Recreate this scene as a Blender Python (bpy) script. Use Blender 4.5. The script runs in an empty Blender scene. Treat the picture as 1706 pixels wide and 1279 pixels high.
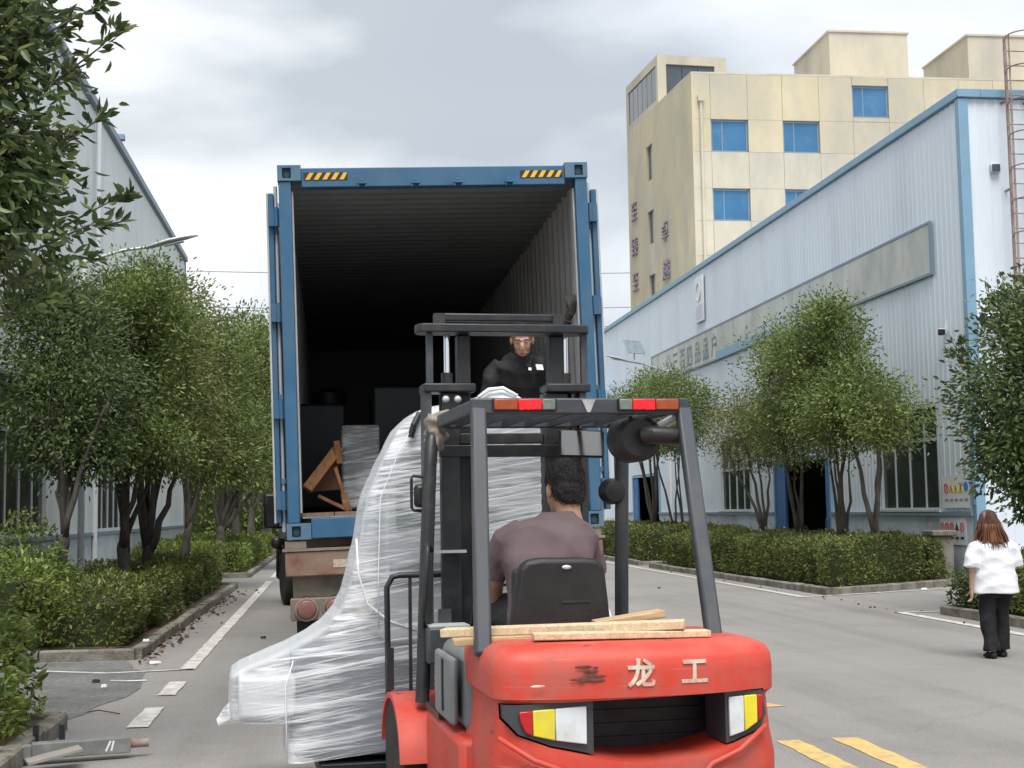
import bpy, math, random
import numpy as np
from mathutils import Matrix, Vector, Euler

# ------------------------------------------------------------------ camera, sky, sun, exposure
S = bpy.context.scene
COL = S.collection
rad = math.radians
yaw, pit, rol = rad(7.3), rad(5.12), rad(0.9)
fw = Vector((math.sin(yaw)*math.cos(pit), math.cos(yaw)*math.cos(pit), math.sin(pit)))
r0 = Vector((math.cos(yaw), -math.sin(yaw), 0)); u0 = r0.cross(fw)
rt = r0*math.cos(rol) - u0*math.sin(rol); up = u0*math.cos(rol) + r0*math.sin(rol)
cd = bpy.data.cameras.new('camera'); cam = bpy.data.objects.new('camera', cd); COL.objects.link(cam)
mw = Matrix((rt, up, -fw)).transposed().to_4x4(); mw.translation = Vector((0, 0, 1.6)); cam.matrix_world = mw
cd.sensor_width = 36; cd.lens = 36*2340/1706; cd.clip_start = .1; cd.clip_end = 3000
S.camera = cam
SUN_EL, SUN_AZ = 62, 185     # azimuth clockwise from +Y: sun high behind the camera
W = bpy.data.worlds.new('World'); S.world = W; W.use_nodes = True
nt = W.node_tree; nt.nodes.clear()
def N(t, **k):
    n = nt.nodes.new(t)
    for a, b in k.items(): setattr(n, a, b)
    return n
def LK(a, b): nt.links.new(a, b)
out = N('ShaderNodeOutputWorld'); bg = N('ShaderNodeBackground'); LK(bg.outputs[0], out.inputs[0])
sky = N('ShaderNodeTexSky', sky_type='NISHITA', sun_disc=False)
sky.sun_elevation = rad(SUN_EL); sky.sun_rotation = rad(SUN_AZ); sky.dust_density = 2.0
tc = N('ShaderNodeTexCoord'); mp = N('ShaderNodeMapping'); mp.inputs['Scale'].default_value = (1, 1, 2.6)
mp.inputs['Location'].default_value = (1.3, .4, .1)
LK(tc.outputs['Generated'], mp.inputs[0])
n1 = N('ShaderNodeTexNoise'); n1.inputs['Scale'].default_value = 2.0; n1.inputs['Detail'].default_value = 6; n1.inputs['Roughness'].default_value = .46; n1.inputs['Distortion'].default_value = .25
LK(mp.outputs[0], n1.inputs['Vector'])
cr = N('ShaderNodeValToRGB'); e = cr.color_ramp.elements
e[0].position = .38; e[0].color = (.222, .245, .268, 1); e[1].position = .57; e[1].color = (.43, .437, .445, 1)
m_ = cr.color_ramp.elements.new(.49); m_.color = (.355, .372, .39, 1)
LK(n1.outputs['Fac'], cr.inputs[0])
sc_ = N('ShaderNodeVectorMath', operation='SCALE'); sc_.inputs['Scale'].default_value = .05; LK(sky.outputs[0], sc_.inputs[0])
n2 = N('ShaderNodeTexNoise'); n2.inputs['Scale'].default_value = 1.3; n2.inputs['Detail'].default_value = 3; LK(mp.outputs[0], n2.inputs['Vector'])
mr = N('ShaderNodeMapRange'); mr.inputs[1].default_value = .42; mr.inputs[2].default_value = .62; mr.inputs[3].default_value = 1.0; mr.inputs[4].default_value = .72
LK(n2.outputs['Fac'], mr.inputs[0])
mx = N('ShaderNodeMix', data_type='RGBA'); LK(mr.outputs[0], mx.inputs[0]); LK(sc_.outputs[0], mx.inputs[6]); LK(cr.outputs[0], mx.inputs[7])
LK(mx.outputs[2], bg.inputs[0]); bg.inputs[1].default_value = 1.0
sl = bpy.data.lights.new('sun', 'SUN'); sl.energy = 1.5; sl.angle = rad(36); sl.color = (1, .965, .91)
so = bpy.data.objects.new('sun', sl); COL.objects.link(so)
sd = Vector((math.sin(rad(SUN_AZ))*math.cos(rad(SUN_EL)), math.cos(rad(SUN_AZ))*math.cos(rad(SUN_EL)), math.sin(rad(SUN_EL))))
so.rotation_euler = sd.to_track_quat('Z', 'Y').to_euler(); so.location = (0, -5, 30)
S.view_settings.view_transform = 'Standard'; S.view_settings.look = 'None'; S.view_settings.gamma = 1; S.view_settings.exposure = 1.42
S.view_settings.use_curve_mapping = False
S.cycles.max_bounces = 6; S.cycles.diffuse_bounces = 3; S.cycles.glossy_bounces = 3; S.cycles.transparent_max_bounces = 12; S.cycles.transmission_bounces = 4
S.cycles.use_adaptive_sampling = True

# ------------------------------------------------------------------ materials
MATS = {}
def M(name, col, rough=.6, metal=0., var=.12, scale=3., bump=0., bscale=60., dirt=None, damt=.35, dscale=2., stretch=(1, 1, 1), spec=.5, coord='pos', coat=0.):
    if name in MATS: return MATS[name]
    m = bpy.data.materials.new(name); m.use_nodes = True; t = m.node_tree; p = t.nodes['Principled BSDF']; lk = t.links.new
    p.inputs['Roughness'].default_value = rough; p.inputs['Metallic'].default_value = metal; p.inputs['Specular IOR Level'].default_value = spec
    if coat: p.inputs['Coat Weight'].default_value = coat; p.inputs['Coat Roughness'].default_value = .15
    if coord == 'pos': v = t.nodes.new('ShaderNodeNewGeometry').outputs['Position']
    else: v = t.nodes.new('ShaderNodeTexCoord').outputs['Object']
    mpn = t.nodes.new('ShaderNodeMapping'); mpn.inputs['Scale'].default_value = stretch; lk(v, mpn.inputs[0]); v = mpn.outputs[0]
    no = t.nodes.new('ShaderNodeTexNoise'); no.inputs['Scale'].default_value = scale; no.inputs['Detail'].default_value = 7; no.inputs['Roughness'].default_value = .62; lk(v, no.inputs['Vector'])
    mr_ = t.nodes.new('ShaderNodeMapRange'); mr_.inputs[1].default_value = .3; mr_.inputs[2].default_value = .7; lk(no.outputs['Fac'], mr_.inputs[0])
    mi = t.nodes.new('ShaderNodeMix'); mi.data_type = 'RGBA'; lk(mr_.outputs[0], mi.inputs[0])
    mi.inputs[6].default_value = (*[c*(1-var) for c in col], 1); mi.inputs[7].default_value = (*[min(1, c*(1+var)) for c in col], 1)
    co = mi.outputs[2]
    if dirt:
        n3 = t.nodes.new('ShaderNodeTexNoise'); n3.inputs['Scale'].default_value = dscale; n3.inputs['Detail'].default_value = 9; n3.inputs['Roughness'].default_value = .7; lk(v, n3.inputs['Vector'])
        r3 = t.nodes.new('ShaderNodeMapRange'); r3.inputs[1].default_value = .56-damt*.3; r3.inputs[2].default_value = .78-damt*.25; lk(n3.outputs['Fac'], r3.inputs[0])
        m3 = t.nodes.new('ShaderNodeMix'); m3.data_type = 'RGBA'; lk(r3.outputs[0], m3.inputs[0]); lk(co, m3.inputs[6]); m3.inputs[7].default_value = (*dirt, 1); co = m3.outputs[2]
        rr = t.nodes.new('ShaderNodeMapRange'); rr.inputs[3].default_value = rough; rr.inputs[4].default_value = min(1, rough+.3); lk(r3.outputs[0], rr.inputs[0]); lk(rr.outputs[0], p.inputs['Roughness'])
    lk(co, p.inputs['Base Color'])
    if bump:
        nb = t.nodes.new('ShaderNodeTexNoise'); nb.inputs['Scale'].default_value = bscale; nb.inputs['Detail'].default_value = 5; lk(v, nb.inputs['Vector'])
        b = t.nodes.new('ShaderNodeBump'); b.inputs['Strength'].default_value = bump; b.inputs['Distance'].default_value = .02; lk(nb.outputs['Fac'], b.inputs['Height']); lk(b.outputs[0], p.inputs['Normal'])
    MATS[name] = m; return m
def leafmat(name, c1, c2, c3, rough=.42):
    m = bpy.data.materials.new(name); m.use_nodes = True; t = m.node_tree; p = t.nodes['Principled BSDF']; lk = t.links.new
    g = t.nodes.new('ShaderNodeNewGeometry'); r = t.nodes.new('ShaderNodeValToRGB'); lk(g.outputs['Random Per Island'], r.inputs[0])
    r.color_ramp.elements[0].color = (*c1, 1); r.color_ramp.elements[1].color = (*c3, 1); q = r.color_ramp.elements.new(.55); q.color = (*c2, 1)
    no = t.nodes.new('ShaderNodeTexNoise'); no.inputs['Scale'].default_value = 1.5; lk(g.outputs['Position'], no.inputs['Vector'])
    hs = t.nodes.new('ShaderNodeHueSaturation'); mr_ = t.nodes.new('ShaderNodeMapRange'); mr_.inputs[1].default_value = .3; mr_.inputs[2].default_value = .7; mr_.inputs[3].default_value = .62; mr_.inputs[4].default_value = 1.5
    lk(no.outputs['Fac'], mr_.inputs[0]); lk(mr_.outputs[0], hs.inputs['Value']); lk(r.outputs[0], hs.inputs['Color'])
    lk(hs.outputs[0], p.inputs['Base Color']); p.inputs['Roughness'].default_value = rough
    tr = t.nodes.new('ShaderNodeBsdfTranslucent'); lk(hs.outputs[0], tr.inputs[0]); mxs = t.nodes.new('ShaderNodeMixShader'); mxs.inputs[0].default_value = .4
    lk(p.outputs[0], mxs.inputs[1]); lk(tr.outputs[0], mxs.inputs[2]); lk(mxs.outputs[0], t.nodes['Material Output'].inputs[0])
    return m
def glassmat(name, tint, alpha=.5, rough=.05):
    m = bpy.data.materials.new(name); m.use_nodes = True; t = m.node_tree; p = t.nodes['Principled BSDF']
    p.inputs['Base Color'].default_value = (*tint, 1); p.inputs['Roughness'].default_value = rough; p.inputs['Alpha'].default_value = alpha; p.inputs['Specular IOR Level'].default_value = .7
    return m
def emis(name, col, st):
    m = bpy.data.materials.new(name); m.use_nodes = True; p = m.node_tree.nodes['Principled BSDF']
    p.inputs['Base Color'].default_value = (*col, 1); p.inputs['Roughness'].default_value = .3; p.inputs['Emission Color'].default_value = (*col, 1); p.inputs['Emission Strength'].default_value = st
    return m

# ------------------------------------------------------------------ mesh helpers
class MB:
    def __init__(s): s.v = []; s.f = []
    def add(s, v, f):
        o = len(s.v); s.v += [tuple(p) for p in v]; s.f += [tuple(i+o for i in q) for q in f]; return s
    def box(s, x0, x1, y0, y1, z0, z1, mtx=None):
        v = [Vector((x, y, z)) for z in (z0, z1) for y in (y0, y1) for x in (x0, x1)]
        if mtx is not None: v = [mtx @ p for p in v]
        return s.add(v, [(0, 2, 3, 1), (4, 5, 7, 6), (0, 1, 5, 4), (2, 6, 7, 3), (0, 4, 6, 2), (1, 3, 7, 5)])
    def bar(s, a, b, w, h, upv=(0, 0, 1)):
        a, b = Vector(a), Vector(b); d = (b-a).normalized(); u = Vector(upv)
        if abs(d.dot(u)) > .98: u = Vector((0, 1, 0))
        x = d.cross(u).normalized(); y = x.cross(d).normalized()
        v = [p + x*sx*w/2 + y*sy*h/2 for p in (a, b) for sx, sy in ((-1, -1), (1, -1), (1, 1), (-1, 1))]
        return s.add(v, [(3, 2, 1, 0), (4, 5, 6, 7), (0, 1, 5, 4), (1, 2, 6, 5), (2, 3, 7, 6), (3, 0, 4, 7)])
    def tube(s, pts, r, n=10, caps=True):
        pts = [Vector(p) for p in pts]; k = len(pts); rs = r if isinstance(r, (list, tuple)) else [r]*k
        v = []; ref = None
        for i, p in enumerate(pts):
            d = (pts[min(i+1, k-1)] - pts[max(i-1, 0)]).normalized()
            if ref is None: ref = d.orthogonal().normalized()
            ref = (ref - d*ref.dot(d)); ref = ref.normalized() if ref.length > 1e-6 else d.orthogonal().normalized()
            q = d.cross(ref)
            v += [p + (ref*math.cos(2*math.pi*j/n) + q*math.sin(2*math.pi*j/n))*rs[i] for j in range(n)]
        f = [(i*n+j, i*n+(j+1) % n, (i+1)*n+(j+1) % n, (i+1)*n+j) for i in range(k-1) for j in range(n)]
        if caps: f += [tuple(range(n-1, -1, -1)), tuple((k-1)*n+j for j in range(n))]
        return s.add(v, f)
    def cyl(s, a, b, r, n=20): return s.tube([a, b], r, n)
    def prism(s, poly, axis, a, b):
        """extrude a 2D polygon along axis: 'x' poly=(y,z), 'y' poly=(x,z), 'z' poly=(x,y)"""
        def P(p, t): return {'x': (t, p[0], p[1]), 'y': (p[0], t, p[1]), 'z': (p[0], p[1], t)}[axis]
        n = len(poly)
        return s.add([P(p, a) for p in poly] + [P(p, b) for p in poly],
                     [tuple(range(n)), tuple(range(2*n-1, n-1, -1))] + [(i, i+n, (i+1) % n+n, (i+1) % n) for i in range(n)])
    def lathe(s, prof, c, ax='x', n=28):
        """prof: (r,t) list along axis from centre c"""
        v = []
        for r_, t in prof:
            for j in range(n):
                a = 2*math.pi*j/n; u, w = r_*math.cos(a), r_*math.sin(a)
                v.append({'x': (c[0]+t, c[1]+u, c[2]+w), 'y': (c[0]+u, c[1]+t, c[2]+w), 'z': (c[0]+u, c[1]+w, c[2]+t)}[ax])
        k = len(prof)
        f = [(i*n+j, i*n+(j+1) % n, (i+1)*n+(j+1) % n, (i+1)*n+j) for i in range(k-1) for j in range(n)]
        f += [tuple(range(n-1, -1, -1)), tuple((k-1)*n+j for j in range(n))]
        return s.add(v, f)
    def ell(s, c, r, n=14, m=10, mtx=None):
        v = []; c = Vector(c)
        for i in range(1, m):
            t = math.pi*i/m
            for j in range(n):
                a = 2*math.pi*j/n; v.append(Vector((r[0]*math.sin(t)*math.cos(a), r[1]*math.sin(t)*math.sin(a), r[2]*math.cos(t))))
        v += [Vector((0, 0, r[2])), Vector((0, 0, -r[2]))]
        if mtx is not None: v = [mtx @ p for p in v]
        v = [p + c for p in v]
        f = [(i*n+j, (i+1)*n+j, (i+1)*n+(j+1) % n, i*n+(j+1) % n) for i in range(m-2) for j in range(n)]
        T, B = len(v)-2, len(v)-1
        f += [(T, j, (j+1) % n) for j in range(n)] + [(B, (m-2)*n+(j+1) % n, (m-2)*n+j) for j in range(n)]
        return s.add(v, f)
    def loft(s, rings, n=24, pw=2.3):
        """rings: (centre, half axis vector a, half axis vector b)"""
        v = []
        for c, a, b in rings:
            c, a, b = Vector(c), Vector(a), Vector(b)
            for j in range(n):
                t = 2*math.pi*j/n; cs, sn = math.cos(t), math.sin(t)
                v.append(c + a*math.copysign(abs(cs)**(2/pw), cs) + b*math.copysign(abs(sn)**(2/pw), sn))
        k = len(rings)
        f = [(i*n+j, i*n+(j+1) % n, (i+1)*n+(j+1) % n, (i+1)*n+j) for i in range(k-1) for j in range(n)]
        f += [tuple(range(n-1, -1, -1)), tuple((k-1)*n+j for j in range(n))]
        return s.add(v, f)
    def tf(s, mtx):
        s.v = [tuple(mtx @ Vector(p)) for p in s.v]; return s
    def mesh(s, name):
        m = bpy.data.meshes.new(name); m.from_pydata(s.v, [], s.f); m.update(); return m
    def build(s, name, mat, parent=None, smooth=False, bevel=0, seg=2, loc=None, rz=0, angle=30):
        m = s.mesh(name)
        import bmesh
        b = bmesh.new(); b.from_mesh(m); bmesh.ops.recalc_face_normals(b, faces=b.faces); b.to_mesh(m); b.free()
        o = obj(name, m, mat, parent, loc, rz)
        if smooth:
            m.polygons.foreach_set('use_smooth', [True]*len(m.polygons))
            if smooth != 'all': 
                m.set_sharp_from_angle(angle=rad(angle+8))
        if bevel:
            md = o.modifiers.new('bevel', 'BEVEL'); md.width = bevel; md.segments = seg; md.limit_method = 'ANGLE'; md.angle_limit = rad(angle)
            m.polygons.foreach_set('use_smooth', [True]*len(m.polygons)); m.set_sharp_from_angle(angle=rad(50))
        return o
def obj(name, mesh, mat, parent=None, loc=None, rz=0):
    o = bpy.data.objects.new(name, mesh); COL.objects.link(o)
    if mat is not None and not mesh.materials: mesh.materials.append(mat)
    if parent is not None: o.parent = parent
    if loc is not None: o.location = loc
    if rz: o.rotation_euler = (0, 0, rz)
    return o
def tag(o, label=None, cat=None, group=None, kind=None):
    if label: o['label'] = label
    if cat: o['category'] = cat
    if group: o['group'] = group
    if kind: o['kind'] = kind
    return o
def thing(name, label, cat, loc=(0, 0, 0), rz=0, group=None):
    o = bpy.data.objects.new(name, None); COL.objects.link(o); o.location = loc; o.rotation_euler = (0, 0, rz); o.empty_display_size = .2
    return tag(o, label, cat, group)
def instance(src, name, parent=None, loc=None, rot=None):
    o = bpy.data.objects.new(name, src.data); COL.objects.link(o)
    for md in src.modifiers:
        n = o.modifiers.new(md.name, md.type)
        if md.type == 'BEVEL': n.width = md.width; n.segments = md.segments; n.limit_method = 'ANGLE'; n.angle_limit = md.angle_limit
    o.parent = parent
    if loc is not None: o.location = loc
    if rot is not None: o.rotation_euler = rot
    return o
def text_mesh(body, size, extrude, bold=0.):
    c = bpy.data.curves.new('lettering', 'FONT'); c.body = body; c.size = size; c.extrude = extrude; c.align_x = 'CENTER'; c.align_y = 'CENTER'; c.offset = bold; c.resolution_u = 4
    o = bpy.data.objects.new('lettering', c); COL.objects.link(o)
    m = bpy.data.meshes.new_from_object(o.evaluated_get(bpy.context.evaluated_depsgraph_get()))
    bpy.data.objects.remove(o); bpy.data.curves.remove(c); return m
def np_mesh(name, verts, faces):
    """fast mesh from an (n,3) array and an (m,k) array of equal-size faces"""
    m = bpy.data.meshes.new(name); k = faces.shape[1]
    m.vertices.add(len(verts)); m.vertices.foreach_set('co', np.ascontiguousarray(verts, dtype=np.float32).ravel())
    m.loops.add(faces.size); m.loops.foreach_set('vertex_index', faces.astype(np.int32).ravel())
    m.polygons.add(len(faces)); m.polygons.foreach_set('loop_start', np.arange(0, faces.size, k, dtype=np.int32)); m.polygons.foreach_set('loop_total', np.full(len(faces), k, dtype=np.int32))
    m.update(calc_edges=True); return m
def remesh(mb, voxel, smooth=4, wrinkle=0., wscale=9., seed=0):
    """fuse overlapping closed shapes into one continuous surface"""
    m = mb.mesh('tmp'); o = bpy.data.objects.new('tmp', m); COL.objects.link(o)
    md = o.modifiers.new('r', 'REMESH'); md.mode = 'VOXEL'; md.voxel_size = voxel
    if smooth: sm = o.modifiers.new('s', 'SMOOTH'); sm.factor = .5; sm.iterations = smooth
    r = bpy.data.meshes.new_from_object(o.evaluated_get(bpy.context.evaluated_depsgraph_get()))
    bpy.data.objects.remove(o); bpy.data.meshes.remove(m)
    if wrinkle:
        n = len(r.vertices); co = np.empty(n*3, np.float32); r.vertices.foreach_get('co', co); co = co.reshape(-1, 3)
        no = np.empty(n*3, np.float32); r.vertex_normals.foreach_get('vector', no); no = no.reshape(-1, 3)
        rg = np.random.default_rng(seed); h = np.zeros(n)
        for k in range(7):
            d = rg.normal(size=3); d /= np.linalg.norm(d); fq = wscale*rg.uniform(.8, 2.6); ph = rg.uniform(0, 6.28)
            bend = .35*np.sin(co @ rg.normal(size=3)*4 + rg.uniform(0, 6))
            h += (1-2*np.abs(np.sin((co @ d)*fq + ph + bend*3)))/7
        r.vertices.foreach_set('co', (co + no*(h*wrinkle*1.6)[:, None]).astype(np.float32).ravel())
    r.polygons.foreach_set('use_smooth', [True]*len(r.polygons)); r.update(); return r
def V(*a): return Vector(a)

# ------------------------------------------------------------------ shared materials
asphalt = M('asphalt', (.262, .247, .236), .85, var=.12, scale=.7, bump=.35, bscale=130, dirt=(.195, .185, .178), damt=.4, dscale=.35)
asphalt_dark = M('asphalt_patch', (.17, .17, .168), .9, var=.5, scale=20, bump=.9, bscale=70, dirt=(.105, .105, .1), damt=.5, dscale=1.5)
paint_white = M('road_paint_white', (.60, .58, .55), .75, var=.1, scale=8, dirt=(.33, .31, .29), damt=.5, dscale=7, bump=.2, bscale=120)
paint_yellow = M('road_paint_yellow', (.68, .45, .13), .75, var=.1, scale=6, dirt=(.33, .26, .16), damt=.5, dscale=6, bump=.2, bscale=120)
kerb_m = M('kerb_concrete', (.33, .31, .275), .9, var=.22, scale=6, bump=.6, bscale=45, dirt=(.13, .12, .09), damt=.8, dscale=3)
soil = M('soil', (.085, .065, .045), .95, var=.4, scale=9, bump=1, bscale=25, dirt=(.16, .11, .06), damt=.6, dscale=5)
bark = M('bark', (.075, .062, .052), .95, var=.4, scale=9, bump=1, bscale=28, stretch=(1, 1, .3), dirt=(.13, .12, .1), damt=.5, dscale=6)
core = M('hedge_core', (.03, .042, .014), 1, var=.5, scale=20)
steel_dark = M('steel_charcoal', (.017, .02, .024), .42, var=.12, scale=4, dirt=(.045, .043, .04), damt=.3, dscale=5)
black_pl = M('black_plastic', (.008, .008, .009), .45, var=.15, scale=6, dirt=(.022, .021, .02), damt=.35, dscale=4)
rubber = M('rubber', (.012, .012, .012), .85, var=.2, scale=8, bump=.3, bscale=60, dirt=(.04, .036, .032), damt=.5, dscale=4)
chrome = M('chrome', (.75, .76, .78), .12, 1., var=.03)
steel = M('bare_steel', (.36, .36, .35), .45, .7, var=.15, scale=5, dirt=(.16, .11, .08), damt=.4, dscale=6)
galv = M('galvanised', (.52, .54, .55), .5, .4, var=.08, scale=3)
alu = M('aluminium', (.5, .53, .56), .42, .5, var=.06, scale=4)

def road_wear():
    """long tyre streaks and hairline cracks on the asphalt"""
    t = asphalt.node_tree; lk = t.links.new; p = t.nodes['Principled BSDF']; old = p.inputs['Base Color'].links[0].from_socket
    g = t.nodes.new('ShaderNodeNewGeometry'); m_ = t.nodes.new('ShaderNodeMapping'); m_.inputs['Scale'].default_value = (1.6, .07, 1); lk(g.outputs['Position'], m_.inputs[0])
    n_ = t.nodes.new('ShaderNodeTexNoise'); n_.inputs['Scale'].default_value = 1; n_.inputs['Detail'].default_value = 6; lk(m_.outputs[0], n_.inputs['Vector'])
    r = t.nodes.new('ShaderNodeMapRange'); r.inputs[1].default_value = .5; r.inputs[2].default_value = .75; r.inputs[3].default_value = 1; r.inputs[4].default_value = .78; lk(n_.outputs['Fac'], r.inputs[0])
    fine = t.nodes.new('ShaderNodeTexNoise'); fine.inputs['Scale'].default_value = 55; fine.inputs['Detail'].default_value = 3; lk(g.outputs['Position'], fine.inputs['Vector'])
    r2 = t.nodes.new('ShaderNodeMapRange'); r2.inputs[1].default_value = .3; r2.inputs[2].default_value = .7; r2.inputs[3].default_value = .82; r2.inputs[4].default_value = 1.16; lk(fine.outputs['Fac'], r2.inputs[0])
    wn = t.nodes.new('ShaderNodeTexNoise'); wn.inputs['Scale'].default_value = .6; wn.inputs['Detail'].default_value = 4; lk(g.outputs['Position'], wn.inputs['Vector'])
    ad = t.nodes.new('ShaderNodeVectorMath'); ad.operation = 'MULTIPLY_ADD'; lk(wn.outputs['Color'], ad.inputs[0]); ad.inputs[1].default_value = (1.6, 1.6, 0); lk(g.outputs['Position'], ad.inputs[2])
    vo = t.nodes.new('ShaderNodeTexVoronoi'); vo.feature = 'DISTANCE_TO_EDGE'; vo.inputs['Scale'].default_value = .23; lk(ad.outputs[0], vo.inputs['Vector'])
    r3 = t.nodes.new('ShaderNodeMapRange'); r3.inputs[1].default_value = .0015; r3.inputs[2].default_value = .004; r3.inputs[3].default_value = .93; r3.inputs[4].default_value = 1; lk(vo.outputs['Distance'], r3.inputs[0])
    a = t.nodes.new('ShaderNodeMath'); a.operation = 'MULTIPLY'; lk(r.outputs[0], a.inputs[0]); lk(r2.outputs[0], a.inputs[1]); b = t.nodes.new('ShaderNodeMath'); b.operation = 'MULTIPLY'; lk(a.outputs[0], b.inputs[0]); lk(r3.outputs[0], b.inputs[1])
    v = t.nodes.new('ShaderNodeVectorMath'); v.operation = 'SCALE'; lk(old, v.inputs[0]); lk(b.outputs[0], v.inputs['Scale']); lk(v.outputs[0], p.inputs['Base Color'])
road_wear()
# ------------------------------------------------------------------ ground, road, kerbs, markings
rng = np.random.default_rng(7); random.seed(7)
def sheet(name, poly, z, mat, kind='structure', label=None):
    m = bpy.data.meshes.new(name); m.from_pydata([(x, y, z) for x, y in poly], [], [tuple(range(len(poly)))]); m.update()
    return tag(obj(name, m, mat), label, None, None, kind)
sheet('ground', [(-900, -60), (900, -60), (900, 1500), (-900, 1500)], 0, asphalt)
def wavy(pts, amp, step, seed):
    r = random.Random(seed); o = []
    for i in range(len(pts)):
        a, b = Vector((*pts[i], 0)), Vector((*pts[(i+1) % len(pts)], 0)); k = max(1, int((b-a).length/step))
        for j in range(k): p = a.lerp(b, j/k); o.append((p.x+r.uniform(-amp, amp), p.y+r.uniform(-amp, amp)))
    return o
sheet('driveway', wavy([(-2.15, 11.3), (-1.95, 12.3), (-1.8, 13.6), (-1.95, 15.0), (-2.3, 16.1), (-5.4, 16.15), (-5.4, 11.3)], .05, .3, 3), .004, asphalt_dark)
MK = []
def mark(poly, mat, z=.0085): MK.append(sheet('road_marking', poly, z, mat))
def rect(x0, x1, y0, y1): return [(x0, y0), (x1, y0), (x1, y1), (x0, y1)]
mark(wavy(rect(-1.585, -1.43, 15.05, 34), .008, .35, 1), paint_white)
mark(rect(-1.58, -1.43, 36, 90), paint_white)
for y0, y1 in ((12.98, 13.98), (11.08, 12.18), (9.95, 10.45), (7.9, 8.95)): mark(wavy(rect(-1.56, -1.40, y0, y1), .008, .2, int(y0)), paint_white)
mark(wavy([(-1.45, 15.05), (-1.45, 15.12), (-2.3, 14.98), (-3.3, 15.5), (-4.6, 15.85), (-4.6, 15.78), (-3.3, 15.41), (-2.3, 14.88)], .006, .3, 5), paint_white)
mark(wavy([(8.14, 23.85), (8.06, 24.0), (7.95, 60), (8.07, 60), (8.2, 24.02), (11.9, 25.55), (11.95, 25.47)], .008, .6, 6), paint_white)
mark(wavy([(8.2, 20.06), (10.6, 20.2), (10.6, 20.1), (8.36, 19.95), (8.24, 8.0), (8.1, 8.0)], .008, .5, 8), paint_white)
mark(wavy([(2.99, 9.46), (3.16, 9.46), (3.17, 7.3), (3.0, 7.3)], .009, .12, 9), paint_yellow, .004)
mark(wavy([(3.39, 9.5), (3.57, 9.47), (3.57, 7.3), (3.4, 7.3)], .009, .12, 10), paint_yellow, .004)
mark(wavy([(2.5, 11.12), (3.48, 11.26), (3.6, 11.06), (2.5, 10.95)], .009, .12, 12), paint_yellow, .004)
# kerb: stones laid end to end
def kstone(seed, L=.9):
    r = random.Random(seed); n = 5; v = []; f = []
    prof = [(-.065, 0), (-.065, .115), (-.05, .135), (.05, .135), (.065, .118), (.065, 0)]
    for i in range(n+1):
        for (x, z) in prof: v.append((x+r.uniform(-.006, .006), -L/2+.006+(L-.012)*i/n, z+(r.uniform(-.006, .004) if z > 0 else 0)))
    k = len(prof)
    for i in range(n):
        for j in range(k-1): f.append((i*k+j, i*k+j+1, (i+1)*k+j+1, (i+1)*k+j))
    f += [tuple(range(k-1, -1, -1)), tuple(n*k+j for j in range(k))]
    m = MB().add(v, f).mesh('kerb_stone'); m.materials.append(kerb_m); return m
KS = [kstone(i) for i in range(6)]
def kerb(label, pts):
    p = bpy.data.objects.new('kerb', None); COL.objects.link(p); tag(p, None, None, None, 'structure'); p['label'] = label
    for a, b in zip(pts[:-1], pts[1:]):
        a, b = Vector((*a, 0)), Vector((*b, 0)); L = (b-a).length; k = max(1, round(L/.92)); d = (b-a)/L
        for i in range(k):
            o = bpy.data.objects.new('kerb_stone', random.choice(KS)); COL.objects.link(o); o.parent = p
            c = a + d*(L*(i+.5)/k); o.location = (c.x+random.uniform(-.008, .008), c.y, random.uniform(-.012, .004)); o.scale = (1, L/k/.9, random.uniform(.94, 1.05))
            o.rotation_euler = (0, random.uniform(-.03, .03), math.atan2(d.y, d.x)-math.pi/2+random.uniform(-.012, .012))
kerb('weathered kerb edging the long left planting bed beyond the driveway', [(-5.3, 16.35), (-2.2, 16.3), (-2.12, 31.3), (-5.3, 31.3)])
kerb('kerb of the left planting bed next to the lying steel post', [(-2.06, 5.0), (-2.06, 11.15), (-5.3, 11.6)])
kerb('kerb round the left planting bed farther down the road', [(-5.2, 36.2), (-2.15, 36.2), (-2.1, 72)])
kerb('kerb round the right planting bed with five trees', [(12.2, 26.4), (8.74, 24.25), (8.45, 37.2), (12.3, 37.2)])
kerb('kerb round the far right planting bed', [(12.3, 38.6), (8.5, 38.6), (8.4, 60)])
kerb('kerb of the planting bed right of the walking woman', [(12.3, 19.7), (8.75, 19.55), (8.7, 6)])
for nm, poly in (('planting_bed', [(-5.45, 16.4), (-2.25, 16.35), (-2.17, 31.25), (-5.45, 31.25)]), ('planting_bed', [(-2.1, 5), (-2.1, 11.1), (-5.4, 11.55), (-5.4, 5)]),
                 ('planting_bed', [(-5.45, 36.25), (-2.2, 36.25), (-2.15, 72), (-5.45, 72)]), ('planting_bed', [(12.25, 26.4), (8.79, 24.3), (8.5, 37.15), (12.3, 37.15)]),
                 ('planting_bed', [(12.4, 38.65), (8.55, 38.65), (8.45, 60), (12.4, 60)]), ('planting_bed', [(12.3, 19.65), (8.8, 19.5), (8.75, 6), (12.3, 6)])):
    sheet(nm, poly, .085, soil)
lawn = M('lawn', (.17, .2, .07), .95, var=.35, scale=4, bump=1, bscale=30)
sheet('lawn', [(-40, 73), (-2.1, 73), (-2.0, 120), (-40, 120)], .03, lawn)
sheet('lawn', [(-40, 55), (-5.6, 55), (-5.6, 72.9), (-40, 72.9)], .03, lawn)

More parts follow.
